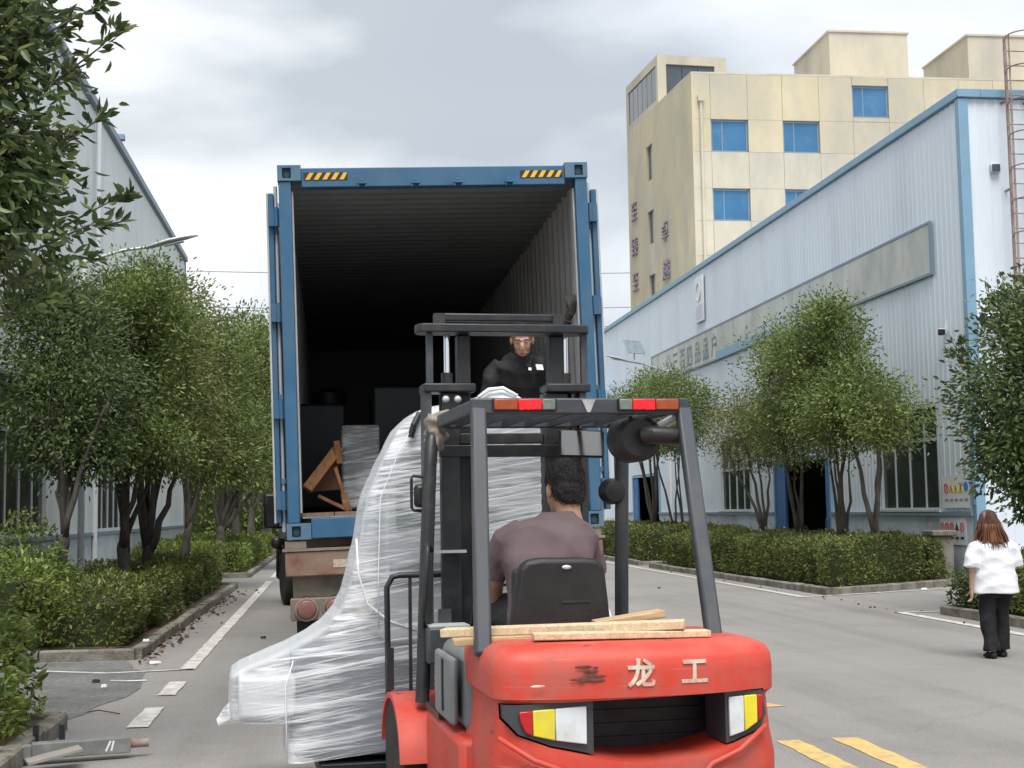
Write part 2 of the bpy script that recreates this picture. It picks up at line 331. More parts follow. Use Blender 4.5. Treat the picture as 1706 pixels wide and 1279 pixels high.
# ------------------------------------------------------------------ foliage
L_dark = leafmat('leaf_deep_green', (.038, .064, .022), (.095, .14, .046), (.21, .245, .095))
L_mid = leafmat('leaf_mid_green', (.06, .1, .024), (.145, .2, .05), (.27, .305, .1))
L_olive = leafmat('leaf_olive', (.085, .105, .03), (.165, .18, .05), (.26, .255, .095))
L_hedge = leafmat('leaf_hedge', (.055, .08, .02), (.125, .16, .036), (.25, .265, .08))
L_bright = leafmat('leaf_bright', (.07, .12, .025), (.17, .235, .045), (.29, .33, .08))
def wob(p, s, seed):
    r = np.random.default_rng(seed); h = np.zeros(len(p))
    for k in range(5):
        d = r.normal(size=3)*s*r.uniform(.6, 2.0); h += np.sin(p @ d + r.uniform(0, 6.28))
    return h/5
def unit(a): return a/np.maximum(np.linalg.norm(a, axis=1, keepdims=True), 1e-6)
def leaf_mesh(name, P, A, size, rg, width=.42, fold=.22, tip=0.):
    """P base points, A axis directions; each leaf is a folded blade"""
    n = len(P); A = unit(A); s = unit(np.cross(A, rg.normal(size=(n, 3)))); nn = np.cross(s, A)
    L = (size*rg.uniform(.6, 1.25, n))[:, None]; Wd = L*width*.5
    up1, up2 = nn*Wd*fold*2, nn*(Wd*fold*1.5-L*.03)
    v = np.stack([P, P+A*L*.3+s*Wd*.92+up1, P+A*L*.66+s*Wd*.8+up2, P+A*L-nn*L*.12, P+A*L*.66-s*Wd*.8+up2, P+A*L*.3-s*Wd*.92+up1], 1).reshape(-1, 3)
    b = (np.arange(n)*6)[:, None]
    f = np.concatenate([b+np.array([0, 1, 2, 3]), b+np.array([0, 3, 4, 5])], 0)
    return np_mesh(name, v, f)
def in_poly(poly, n, rg):
    pa = np.array(poly); lo, hi = pa.min(0), pa.max(0); out_ = np.empty((0, 2))
    while len(out_) < n:
        q = rg.uniform(lo, hi, (n*2, 2)); ins = np.ones(len(q), bool); c = pa.mean(0)
        for a, b in zip(pa, np.roll(pa, -1, 0)):
            e_ = b-a; nrm = np.array([-e_[1], e_[0]]); sg = np.sign((c-a) @ nrm); ins &= ((q-a) @ nrm)*sg > 0
        out_ = np.concatenate([out_, q[ins]])
    return out_[:n]
def hedge(label, poly, h, mat, dens=330, size=.06, seed=0, rough=.06, group=None, name='hedge', cat='hedge', topvar=.05):
    rg = np.random.default_rng(seed); pa = np.array(poly, float); c = pa.mean(0)
    t = thing(name, label, cat, (c[0], c[1], .08), 0, group)
    nx = np.roll(pa, -1, 0); area = .5*abs(np.sum(pa[:, 0]*nx[:, 1]-nx[:, 0]*pa[:, 1])); per = np.linalg.norm(nx-pa, axis=1)
    nt_ = int(area*dens); q = in_poly(poly, nt_, rg); T = np.c_[q, np.full(nt_, h)]; nT = np.tile([0, 0, 1.], (nt_, 1))
    Ps, Ns = [T], [nT]
    for a, b, L in zip(pa, nx, per):
        k = int(L*h*dens*1.35); s = rg.uniform(0, 1, k)[:, None]; e_ = (b-a)/L; nr = np.array([e_[1], -e_[0]]); nr *= np.sign(nr @ (a-c)) or 1
        Ps.append(np.c_[a+(b-a)*s, rg.uniform(.06, h, k)]); Ns.append(np.tile([nr[0], nr[1], .25], (k, 1)))
    P = np.concatenate(Ps); Nn = np.concatenate(Ns)
    dsp = wob(P, 2.2, seed+1)*rough*1.6 + wob(P, 6., seed+2)*rough - rg.exponential(rough*.55, len(P)) + rough*.6
    P = P + Nn*dsp[:, None]; P[:, 2] += np.where(Nn[:, 2] > .9, wob(P, .9, seed+3)*topvar*1.5, 0)
    spr = rg.random(len(P)) < .02; P[spr, 2] += np.where(Nn[spr, 2] > .9, rg.uniform(.02, .14, spr.sum()), 0)
    P[:, :2] -= c; P[:, 2] = np.maximum(P[:, 2], .03)
    fo = obj('foliage', leaf_mesh('foliage', P, Nn*.7+rg.normal(size=P.shape)*.75, size, rg), mat, t); tag(fo, kind='stuff')
    ins = [tuple((p-c)*(1-min(.45, .16/max(.2, np.linalg.norm(p-c)*.4)))) for p in pa]
    MB().prism(ins, 'z', .0, h-.13).build('dark_core', core, t)  # added solid dark core, closes the view through the leaves as a shaded inside
    return t
def tree(name, label, base, lobes, seed, mat, ncl, kpc, size, fork=1.2, r0_=.1, nl=5, nb=70, spread=.17, group=None, lean=(0, 0), stems=1, gap=.1, sprays=(), cat='tree', shell=.55, width=.42):
    rg = np.random.default_rng(seed); R_ = random.Random(seed)
    t = thing(name, label, cat, (*base, .06), 0, group); B = np.array([*base, .06])
    lob = np.array(lobes, float); wts = np.prod(lob[:, 3:6], 1)**.7; wts /= wts.sum()
    C_ = []
    while len(C_) < ncl:
        l = lob[rg.choice(len(lob), p=wts)]; d = rg.normal(size=3); d /= np.linalg.norm(d); rr = rg.random()**(shell)
        p = l[:3]+d*rr*l[3:6]
        if wob(p[None]*1., 1.6, seed+5)[0] + rg.normal()*.25 < -.5+gap*0 and rr > .5 and rg.random() < .8: continue
        C_.append(p)
    C_ = np.array(C_) - B
    k = rg.poisson(kpc, ncl)+2; ctr = np.repeat(C_, k, 0); off = rg.normal(size=ctr.shape)*spread*np.array([1, 1, .75])
    cl_c = C_.mean(0); outd = unit(np.repeat(C_-cl_c, k, 0)); A = unit(off)*.8 + outd*.35 + rg.normal(size=ctr.shape)*.45 + np.array([0, 0, -.12])
    cr_ = obj('crown', leaf_mesh('crown', ctr+off, A, size, rg, width), mat, t); tag(cr_, kind='stuff')
    # trunk, limbs, twigs
    mb = MB(); pts_all = []; SP, SA = [], []
    for pth in sprays:
        q = [Vector(p)-Vector(B) for p in pth]; mb.tube(q, [.012, .008, .005, .003][:len(q)], 6)
        for _ in range(46):
            u = R_.random()**.6*(len(q)-1); i = min(int(u), len(q)-2); p = q[i].lerp(q[i+1], u-i); dr = (q[i+1]-q[i]).normalized()
            if u < .8: continue
            o_ = Vector((R_.gauss(0, 1), R_.gauss(0, 1), R_.gauss(0, .8))); SP.append(tuple(p+o_*.012)); SA.append(tuple(dr*.9+o_*.75))
    if SP: tag(obj('outer_leaves', leaf_mesh('outer_leaves', np.array(SP), np.array(SA), size, rg, width), mat, t), kind='stuff')
    for s_ in range(stems):
        a0 = R_.uniform(0, 6.28); bo = Vector((math.cos(a0), math.sin(a0), 0))*(.09 if stems > 1 else 0)
        fk = bo*1.5 + Vector((lean[0]+R_.uniform(-.1, .1), lean[1]+R_.uniform(-.1, .1), fork*R_.uniform(.85, 1.15)))
        path = [bo.lerp(fk, i/5)+Vector((R_.uniform(-.03, .03), R_.uniform(-.03, .03), 0))*(i > 0) for i in range(6)]
        rr0 = r0_/math.sqrt(stems); mb.tube(path, [rr0*1.4, rr0*1.1, rr0, rr0*.9, rr0*.8, rr0*.25], 10); mb.ell(path[4], (rr0*.86, rr0*.86, rr0*1.8), 10, 8)
        nL = max(2, nl//stems)
        for i in range(nL):
            tg = Vector(C_[rg.integers(ncl)]); 
            tg = Vector((tg.x, tg.y, max(tg.z, fork+.6))); mid = fk.lerp(tg, .45)+Vector((R_.uniform(-.15, .15), R_.uniform(-.15, .15), R_.uniform(.0, .3)))
            pp = []
            for j in range(8):
                u = j/7; pp.append(path[4]*(1-u)**2+mid*2*u*(1-u)+tg*u*u+Vector((R_.uniform(-.035, .035), R_.uniform(-.035, .035), R_.uniform(-.02, .02)))*(0 < j < 7))
            rl = rr0*R_.uniform(.5, .68); mb.tube(pp, [rl*(1-.8*j/7) for j in range(8)], 7); pts_all += [(p, rl*(1-.8*j/7)) for j, p in enumerate(pp) if j > 0]
    PA = np.array([tuple(p) for p, _ in pts_all])
    for i in rg.choice(ncl, min(nb, ncl), replace=False):
        c = C_[i]; j = int(np.argmin(np.linalg.norm(PA-c, axis=1)+np.maximum(0, PA[:, 2]-c[2]+.1))); p = Vector(PA[j]); e_ = Vector(c)+Vector((R_.uniform(-.1, .1), R_.uniform(-.1, .1), R_.uniform(-.05, .15)))
        m1 = p.lerp(e_, .4)+Vector((R_.uniform(-.06, .06), R_.uniform(-.06, .06), R_.uniform(-.02, .08))); m2 = p.lerp(e_, .75)+Vector((R_.uniform(-.05, .05), R_.uniform(-.05, .05), R_.uniform(-.02, .06)))
        r1 = max(.005, min(.02, pts_all[j][1]*.7)); mb.tube([p, m1, m2, e_], [r1, r1*.75, r1*.5, r1*.2], 5)
    mb.build('trunk', bark, t, smooth='all')
    return t
G1 = 'trees along the left planting bed'; G2 = 'trees in the right planting beds'; G3 = 'hedges in the planting beds'
# left row
tree('tree', 'near tree at the upper left whose leafy branches overhang the frame', (-3.55, 8.9), [(-2.8, 8.9, 4.3, 1.15, .75, 1.3), (-2.3, 8.9, 4.8, .55, .5, .5), (-2.5, 9.0, 3.45, .72, .6, .6), (-2.2, 8.9, 3.8, .45, .4, .3)], 11, L_dark, 680, 22, .1, fork=1.9, r0_=.12, nl=9, nb=220, spread=.14, group=G1, width=.4, shell=.4, gap=.1,
     sprays=[[(-2.0, 8.9, 4.1), (-1.75, 8.9, 4.3), (-1.45, 8.9, 4.55), (-1.33, 8.9, 4.68)], [(-2.0, 8.9, 4.5), (-1.75, 8.9, 4.65), (-1.5, 8.9, 4.8), (-1.42, 8.9, 4.86)], [(-2.1, 8.9, 3.3), (-1.75, 8.9, 3.35), (-1.4, 8.9, 3.55), (-1.24, 8.9, 3.62)],
             [(-2.1, 8.9, 3.2), (-1.8, 8.85, 3.25), (-1.5, 8.85, 3.4), (-1.3, 8.85, 3.42)], [(-2.0, 8.9, 3.7), (-1.75, 8.9, 3.85), (-1.5, 8.9, 4.05), (-1.42, 8.9, 4.12)], [(-2.1, 8.9, 3.0), (-1.85, 8.9, 3.1), (-1.6, 8.9, 3.22), (-1.48, 8.9, 3.2)], [(-2.2, 8.9, 2.9), (-2.0, 8.9, 2.85), (-1.85, 8.9, 2.9), (-1.7, 8.9, 3.0)]])
tree('tree', 'thin-stemmed tree next to the pale lamp pole, left of the dark tree cluster', (-3.75, 20.3), [(-3.9, 21, 3.5, 1.1, 1.2, 1.3), (-3.6, 20.6, 2.6, .8, .7, .45), (-4.1, 21.5, 4.7, .8, .9, .7)], 21, L_dark, 520, 42, .085, fork=1.5, r0_=.085, nl=6, nb=80, group=G1)
tree('tree', 'dark-trunked tree with a wide dense crown in the middle of the left bed', (-3.35, 22.8), [(-3.4, 23.4, 3.6, 1.25, 1.3, 1.2), (-3.2, 23.2, 4.9, 1.0, 1.1, .85), (-2.8, 22.6, 2.7, .75, .8, .5)], 22, L_mid, 620, 44, .085, fork=1.1, r0_=.14, nl=7, nb=80, group=G1, stems=2)
tree('tree', 'tree just behind the widest dark trunk on the left, with yellowish top', (-3.3, 25.6), [(-3.2, 26, 3.8, 1.4, 1.4, 1.4), (-3.3, 26.3, 5.3, 1.15, 1.2, .8), (-2.6, 25.6, 2.8, .8, .8, .5)], 23, L_olive, 640, 44, .085, fork=1.2, r0_=.12, nl=7, nb=70, group=G1)
tree('tree', 'leaning forked tree in front of the blue door on the left', (-3.25, 30.2), [(-2.9, 31, 3.6, 1.6, 1.6, 1.3), (-2.8, 31.2, 5.1, 1.4, 1.5, 1.0), (-2.3, 30.4, 2.7, .9, .8, .5)], 24, L_mid, 640, 42, .09, fork=1.2, r0_=.13, nl=7, nb=70, group=G1, lean=(.25, 0), stems=2)
tree('tree', 'tree on the left nearest the container door, single dark trunk in far bed', (-3.2, 40.5), [(-2.7, 41, 4.2, 2.0, 2.0, 1.8), (-2.3, 41.5, 6.3, 1.7, 1.8, 1.3), (-2.2, 40.5, 2.9, 1.3, 1.2, .6)], 25, L_mid, 620, 40, .11, fork=1.4, r0_=.15, nl=7, nb=60, spread=.22, group=G1)
for i, (x, y, lb) in enumerate([(-3.3, 49.5, 'first slim far trunk beside the container, left row'), (-2.6, 56.0, 'second slim far trunk beside the container, left row'), (-2.9, 64.0, 'farthest tree at the end of the left row')]):
    tree('tree', lb, (x, y), [(x+.2, y, 4.6, 2.0, 2.0, 1.8), (x+.3, y+.4, 6.8, 1.7, 1.8, 1.4)], 31+i, L_olive if i == 1 else L_mid, 330, 26, .14, fork=1.9, r0_=.15, nl=6, nb=30, spread=.28, group=G1)
for i, (x, y) in enumerate([(-9, 76), (-14, 84), (-5, 88), (1.5, 96), (8, 92), (-20, 90)]):
    tree('tree', ['broad far tree behind the lawn at the end of the left building', 'far tree on the lawn, second from the left building', 'far tree closing the view down the left kerb', 'far tree straight down the road behind the truck', 'far tree behind the right end of the container', 'leftmost far tree behind the left building'][i], (x, y), [(x, y, 5, 3.2, 3, 2.6), (x+.6, y, 7.4, 2.4, 2.4, 1.8)], 41+i, L_mid, 300, 22, .22, fork=2.2, r0_=.22, nl=6, nb=20, spread=.45, group='far trees at the end of the road')
# right row
tree('tree', 'rightmost tree of the right bed, dark knobby trunk before the large window', (10.45, 26.5), [(10.4, 25.7, 3.2, .8, .85, .7), (10.35, 26.8, 3.7, .85, 1.0, .8)], 51, L_mid, 300, 30, .085, fork=.95, r0_=.1, nl=3, nb=80, group=G2, lean=(0, -.15))
tree('tree', 'many-stemmed tree right of the dark doorway, tallest crown of the right bed', (10.2, 27.8), [(10.2, 27.3, 3.4, 1.1, 1.4, .95), (10.2, 28.4, 4.75, 1.05, 1.4, .9), (10.15, 27.6, 5.45, .55, .7, .45)], 52, L_mid, 600, 34, .085, fork=.9, r0_=.11, nl=6, nb=110, group=G2, stems=2)
tree('tree', 'tree in front of the dark doorway with a Y-shaped pale trunk', (10.3, 30.6), [(10.2, 30.3, 3.55, 1.1, 1.6, 1.1), (10.2, 30.6, 4.95, .95, 1.4, .8)], 53, L_mid, 500, 30, .085, fork=.9, r0_=.08, nl=4, nb=90, group=G2)
tree('tree', 'sparse greyish tree left of the dark doorway beside the blue door', (10.3, 32.6), [(10.2, 33.2, 3.5, 1.2, 1.7, 1.15)], 54, L_olive, 300, 24, .08, fork=1.1, r0_=.075, nl=4, nb=120, group=G2)
tree('tree', 'right one of the two far slim trees behind the forklift guard', (10.3, 41.6), [(10.2, 41.2, 4.4, 1.25, 2.0, 1.25)], 55, L_mid, 480, 32, .09, fork=1.0, r0_=.09, nl=4, nb=90, group=G2, stems=2)
tree('tree', 'left one of the two far slim trees behind the forklift guard', (10.2, 44.2), [(10.1, 44.8, 4.7, 1.25, 2.2, 1.35)], 56, L_mid, 480, 32, .09, fork=1.0, r0_=.1, nl=6, nb=80, group=G2)
tree('tree', 'large dense dark-leaved tree at the right edge above the woman', (10.7, 18.9), [(10.4, 19.0, 3.0, 1.5, 1.3, 1.05), (10.7, 19.2, 4.2, 1.25, 1.1, .85), (10.2, 18.8, 2.1, 1.1, .95, .7)], 57, L_dark, 1150, 38, .1, fork=1.0, r0_=.14, nl=8, nb=110, group=G2, spread=.16, shell=.42,
     sprays=[[(9.5, 19.2, 3.2), (9.3, 19.3, 3.4), (9.1, 19.35, 3.65), (8.98, 19.4, 3.95)], [(9.4, 19.2, 3.3), (9.2, 19.3, 3.5), (9.0, 19.3, 3.7), (8.85, 19.3, 3.8)], [(9.4, 19.2, 3.4), (9.25, 19.3, 3.6), (9.1, 19.3, 3.85), (9.08, 19.3, 4.0)]])
# hedges and shrubs
hedge('clipped hedge along the left kerb beyond the driveway', [(-2.42, 16.65), (-2.4, 31.0), (-3.5, 31.0), (-3.6, 16.75)], .62, L_hedge, 900, .066, 61, .08, G3)
hedge('low dark planting under the left row of trees by the wall', [(-3.6, 17.0), (-3.6, 31.0), (-5.2, 31.0), (-5.2, 17.0)], .42, L_hedge, 380, .075, 62, .09, G3)
hedge('bright green hedge in the far left bed', [(-2.4, 36.5), (-2.4, 56), (-5.0, 56), (-5.0, 36.5)], .68, L_bright, 260, .1, 63, .09, G3)
hedge('clipped hedge round the front of the right planting bed', [(9.0, 24.75), (8.72, 36.9), (10.0, 36.9), (11.95, 36.9), (11.95, 26.65)], .80, L_hedge, 720, .07, 64, .075, G3)
hedge('short hedge in the far right bed behind the forklift posts', [(8.75, 38.9), (8.65, 55), (11.6, 55), (11.6, 38.9)], .9, L_hedge, 360, .085, 65, .07, G3)
hedge('hedge to the right of the walking woman', [(9.0, 8), (9.0, 19.2), (11.9, 19.3), (11.9, 8)], .78, L_hedge, 520, .075, 66, .09, G3)
hedge('bright green shrub at the lower left edge behind the lying post', [(-2.18, 9.55), (-2.2, 10.95), (-3.9, 11.4), (-3.9, 9.2)], .78, L_bright, 520, .075, 67, .13, None, 'shrub', 'shrub', .1)
hedge('yellow-green leafy shrub at the left edge before the building wall', [(-3.3, 16.7), (-3.35, 18.3), (-5.1, 18.3), (-5.1, 16.7)], .9, L_bright, 420, .085, 68, .16, None, 'shrub', 'shrub', .2)
hedge('taller blue-green shrub against the left wall behind the hedge', [(-3.7, 18.8), (-3.7, 20.2), (-5.0, 20.3), (-5.0, 18.8)], 1.12, L_mid, 380, .08, 69, .2, None, 'shrub', 'shrub', .22)
hedge('small dark shrub at the kerb corner beside the woman', [(8.85, 18.6), (8.8, 19.45), (9.3, 19.5), (9.3, 18.6)], .55, L_dark, 700, .07, 70, .15, None, 'shrub', 'shrub', .15)
tag(hedge('dense far tree belt closing the road end', [(-60, 98), (-60, 104), (26, 104), (26, 98)], 4.2, L_mid, 26, .38, 75, .5, None, 'tree_belt', 'trees', 1.2), kind='stuff')
# dry leaf litter and debris
def litter(name, n, fn, size, mat, seed):
    rg = np.random.default_rng(seed); P = fn(rg, n); A = rg.normal(size=(n, 3)); A[:, 2] *= .15
    return tag(obj(name, leaf_mesh(name, P, A, size, rg, .6, .1), mat), 'dry brown leaf litter along the left kerb' if 'dry' in name else 'fine brown leaf litter on the right bed edge', None, None, 'stuff')
L_dry = leafmat('leaf_dry', (.08, .045, .03), (.15, .085, .05), (.26, .2, .13), .8)
litter('dry_leaves', 200, lambda r, n: np.c_[-2.08+r.exponential(.11, n), r.uniform(15.6, 30, n), r.uniform(.008, .04, n)], .07, L_dry, 71)
litter('leaf_litter', 60, lambda r, n: np.c_[r.uniform(8.2, 8.7, n), r.uniform(10, 37, n), np.full(n, .012)], .06, L_dry, 72)
# ------------------------------------------------------------------ buildings
clad_blue = M('cladding_pale_blue', (.68, .75, .82), .5, var=.03, scale=.5, dirt=(.60, .665, .73), damt=.2, dscale=.8, stretch=(1, 1, .25), spec=.3)
clad_left = M('cladding_left', (.64, .69, .70), .5, var=.05, scale=.5, dirt=(.52, .56, .57), damt=.25, dscale=.7, stretch=(1, 1, .25), spec=.3)
plinth_m = M('painted_plinth', (.55, .61, .67), .8, var=.06, scale=1.2, dirt=(.33, .35, .36), damt=.35, dscale=1.2, bump=.15)
trim_blue = M('trim_blue', (.19, .34, .47), .45, var=.07, scale=2)
trim_dark = M('trim_grey_blue', (.19, .26, .33), .5, var=.08, scale=2)
door_blue = M('door_blue', (.025, .13, .36), .45, var=.1, scale=2, dirt=(.05, .12, .25), damt=.3)
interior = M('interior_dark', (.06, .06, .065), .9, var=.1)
glass = glassmat('window_glass', (.04, .055, .06), .62)
glass_blue = M('film_blue_glass', (.045, .155, .30), .15, var=.14, scale=.6, dirt=(.09, .21, .35), damt=.2, dscale=.5)
glass_dark = M('glass_dark', (.06, .08, .1), .1, var=.2, scale=1)
frame_m = M('window_frame_grey', (.46, .5, .53), .5, var=.06)
banner_m = M('banner_weathered', (.62, .63, .60), .8, var=.08, scale=.8, dirt=(.43, .45, .43), damt=.55, dscale=1.1, stretch=(1, 1, .45))
ghost_m = M('faded_lettering', (.2, .25, .27), .8, var=.5, scale=3, dirt=(.45, .47, .45), damt=.3, dscale=2)
white_m = M('white_panel', (.75, .77, .8), .5, var=.04)
def ribbed(w, h, pitch=.225, d=.011, t=.012):
    """ribbed metal sheet: width along x, front towards -y"""
    n = max(1, round(w/pitch)); p = w/n; xs = []
    for i in range(n):
        a = i*p; xs += [(a+.004 if i == 0 else a, 0), (a+p*.55, 0), (a+p*.66, -d), (a+p*.86, -d), (a+p*.97, 0)]
    xs.append((w-.004, 0))
    v = [(x, y, z) for z in (0, h) for x, y in xs] + [(x, t, z) for z in (0, h) for x, y in (xs[0], xs[-1])]
    k = len(xs); f = [(i, i+1, k+i+1, k+i) for i in range(k-1)]
    f += [(2*k, 2*k+2, 2*k+3, 2*k+1), (0, k, 2*k+2, 2*k), (k-1, 2*k+1, 2*k+3, 2*k-1)]
    return MB().add(v, f).mesh('cladding_sheet')
SHEETS = {}
def clad(parent, mat, a0, a1, z0, z1, place, w=.92, pitch=.225):
    n = max(1, round((a1-a0)/w)); ww = (a1-a0)/n; key = (round(ww, 3), round(z1-z0, 3), mat.name)
    if key not in SHEETS: SHEETS[key] = ribbed(ww, z1-z0, pitch); SHEETS[key].materials.append(mat)
    for i in range(n):
        o = bpy.data.objects.new('cladding_sheet', SHEETS[key]); COL.objects.link(o); o.parent = parent
        loc, rz = place(a0+i*ww, ww); o.location = (loc[0], loc[1], z0); o.rotation_euler = (0, 0, rz)
def window(parent, X, y0, y1, z0, z1, side, cols, split, gm, fm):
    """window in an X-facing wall; side=-1 faces -X, +1 faces +X"""
    w = MB(); d = side
    xo, xi = X+d*.02, X-d*.1
    lo, hi = min(xo, xi), max(xo, xi); b = .06
    w.box(lo, hi, y0, y1, z0, z0+b).box(lo, hi, y0, y1, z1-b, z1).box(lo, hi, y0, y0+b, z0+b, z1-b).box(lo, hi, y1-b, y1, z0+b, z1-b)
    wo = w.build('window', fm, parent)
    mm = MB(); xm0, xm1 = sorted((X-d*.02, X-d*.07))
    mm.box(xm0, xm1, y0+b, y1-b, split-.035, split+.035); mm.build('transom', fm, wo)
    for i in range(1, cols):
        y = y0+(y1-y0)*i/cols; MB().box(xm0+.002, xm1-.002, y-.025, y+.025, z0+b, split-.036).box(xm0+.002, xm1-.002, y-.025, y+.025, split+.036, z1-b).build('mullion', fm, wo)
    for i in range(cols):
        a, c = y0+(y1-y0)*i/cols+.03, y0+(y1-y0)*(i+1)/cols-.03; xg = X-d*(.045+.006*(i % 2))
        MB().box(xg-.003, xg+.003, a, c, z0+.05, split-.03).build('pane', gm, wo); MB().box(xg-.003, xg+.003, a, c, split+.03, z1-.05).build('pane', gm, wo)
    s0, s1 = sorted((X+d*.1, X+d*.022)); MB().box(s0, s1, y0-.08, y1+.08, z0-.05, z0+.01).build('sill', fm, wo)
    return wo
# --- right factory hall
RX, RY0, RY1, RH = 12.5, 26.2, 70., 9.86
rb = thing('factory_hall', 'long pale blue metal-clad factory hall with blue trim on the right', 'building', (0, 0, 0))
facR = lambda y, w: ((RX, y+w), -math.pi/2)
clad(rb, clad_blue, RY0+.12, RY1, 3.7, RH-.18, facR)
for a, b, z in ((26.32, 27.83, 1.42), (31.07, 34.25, 1.42), (34.25, 38.9, 2.9), (38.9, 41.2, 1.42), (44.49, 53.1, 1.42), (53.1, 58.0, 2.95), (58.0, 70, 1.42)): clad(rb, clad_blue, a, b, z, 3.69, facR)
clad(rb, clad_blue, RX+.14, 34, .2, RH-.18, lambda x, w: ((x, RY0), 0))
m = MB()
for a, b in ((26.3, 34.25), (38.9, 53.1), (58.0, 70.)): m.box(RX-.06, RX+.2, a, b, 0, 1.34)
m.build('plinth', plinth_m, rb)
MB().box(RX, 34, RY0-.03, RY0-.003, 0, .2).build('plinth', plinth_m, rb)
m = MB()
for a, b in ((26.3, 34.25), (38.9, 53.1), (58.0, 70.)): m.box(RX-.1, RX+.02, a, b, 1.342, 1.418)
m.build('ledge', trim_dark, rb)
MB().box(RX-.06, RX+.14, RY0-.06, RY0+.118, .0, RH-.18).build('corner_trim', trim_blue, rb, bevel=.008)
MB().box(RX-.09, RX+.4, RY0-.1, RY1, RH-.17, RH).box(RX+.402, 34, RY0-.1, RY0+.3, RH-.17, RH).build('roof_trim', trim_blue, rb, bevel=.01)
MB().box(RX+.3, 34, RY0+.3, RY1, RH-.2, RH-.1).build('roof', clad_blue, rb)
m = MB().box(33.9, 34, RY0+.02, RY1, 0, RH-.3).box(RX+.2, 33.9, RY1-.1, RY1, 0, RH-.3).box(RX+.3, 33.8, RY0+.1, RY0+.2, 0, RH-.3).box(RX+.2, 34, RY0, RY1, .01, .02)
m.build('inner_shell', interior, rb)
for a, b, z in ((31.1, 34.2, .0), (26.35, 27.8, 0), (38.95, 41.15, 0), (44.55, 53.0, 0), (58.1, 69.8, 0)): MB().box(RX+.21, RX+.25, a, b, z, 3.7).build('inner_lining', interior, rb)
window(rb, RX, 27.86, 31.05, 1.45, 3.68, -1, 4, 2.95, glass, frame_m)
window(rb, RX, 41.22, 44.46, 1.45, 3.64, -1, 4, 2.75, glass, frame_m)
for y0, y1, z in ((34.25, 38.9, 2.88), (53.1, 58.0, 2.93)):
    MB().box(RX-.05, RX+.15, y0, y0+.1, 0, z).box(RX-.05, RX+.15, y1-.1, y1, 0, z).box(RX-.05, RX+.15, y0+.1, y1-.1, z-.1, z).build('door_frame', trim_blue, rb)
for yh, sgn in ((38.78, -1), (34.37, 1), (57.88, -1)):
    d = MB().box(RX-.02, RX+.04, *sorted((yh, yh+sgn*(.85 if sgn < 0 else .32))), .03, 2.74 if yh < 50 else 2.8).build('door', door_blue, rb)
    yk = yh+sgn*(.72 if sgn < 0 else .22); MB().tube([(RX-.03, yk, 1.0), (RX-.08, yk, 1.0), (RX-.08, yk, 1.25), (RX-.03, yk, 1.25)], .012, 8).build('handle', chrome, d)
MB().box(RX-.42, RX-.3, 35.9, 36.0, 0, 1.0).build('door_post', M('post_yellow', (.45, .36, .12), .6), rb, bevel=.01)
# banner with faded lettering, in seven sheets
ys = np.linspace(27.75, 53.7, 8)
for i in range(7): MB().box(RX-.075, RX-.035, ys[i]+.006, ys[i+1]-.006, 6.42, 7.44).build('banner_sheet', banner_m, rb)
MB().box(RX-.085, RX-.034, 27.68, 53.78, 7.445, 7.5).box(RX-.085, RX-.034, 27.68, 53.78, 6.36, 6.415).box(RX-.085, RX-.034, 27.68, 27.744, 6.416, 7.444).box(RX-.085, RX-.034, 53.71, 53.78, 6.416, 7.444).build('banner_frame', trim_dark, rb)
for i, ch in enumerate('户品品四百三公'):
    tm = text_mesh(ch, .8, .004, .01); o = obj('lettering', tm, ghost_m, rb, (RX-.081, 44.6+i*1.06, 6.84)); o.rotation_euler = (math.pi/2, 0, -math.pi/2)
# sign with a ring mark, canopy, camera, posters
sg = thing('wall_sign', 'tall white rounded sign with a ring mark high on the hall wall', 'sign', (RX-.05, 46.3, 8.65))
MB().box(-.05, 0, -.55, .55, -.78, .78).build('panel', white_m, sg, bevel=.06)
ring = [(-.056, .27*math.cos(a), .25+.3*math.sin(a)) for a in np.linspace(0, 2*math.pi, 29)]
MB().tube(ring, .022, 6).build('ring_mark', M('sign_grey', (.55, .6, .66), .5), sg)
MB().box(-.056, -.052, -.4, .4, -.66, -.2).build('lower_field', M('sign_lilac', (.55, .58, .68), .5), sg)
cn = thing('door_canopy', 'blue sheet canopy sticking out above the doorway behind the tallest tree', 'canopy', (RX-.1, 36.2, 5.75))
MB().prism([(.05, .42), (.05, .55), (-1.6, .2), (-1.6, .06)], 'y', -2.6, 2.3).build('roof_sheet', trim_dark, cn)
MB().box(-1.64, -1.603, -2.6, 2.3, .0, .22).build('edge_trim', trim_blue, cn)
for y in (-2.4, 0, 2.1): MB().bar((.03, y, 1.15), (-1.5, y, .24), .035, .035).build('brace', trim_dark, cn)
sc = thing('security_camera', 'small white and black security camera on the hall wall near the corner', 'camera', (RX-.03, 27.25, 5.1))
MB().box(-.14, -.03, -.07, .07, -.07, .04).build('housing', black_pl, sc, bevel=.02); MB().box(-.17, -.02, -.08, .08, .042, .06).build('hood', white_m, sc, bevel=.01); MB().box(-.03, .0, -.03, .03, -.05, .05).build('bracket', white_m, sc)
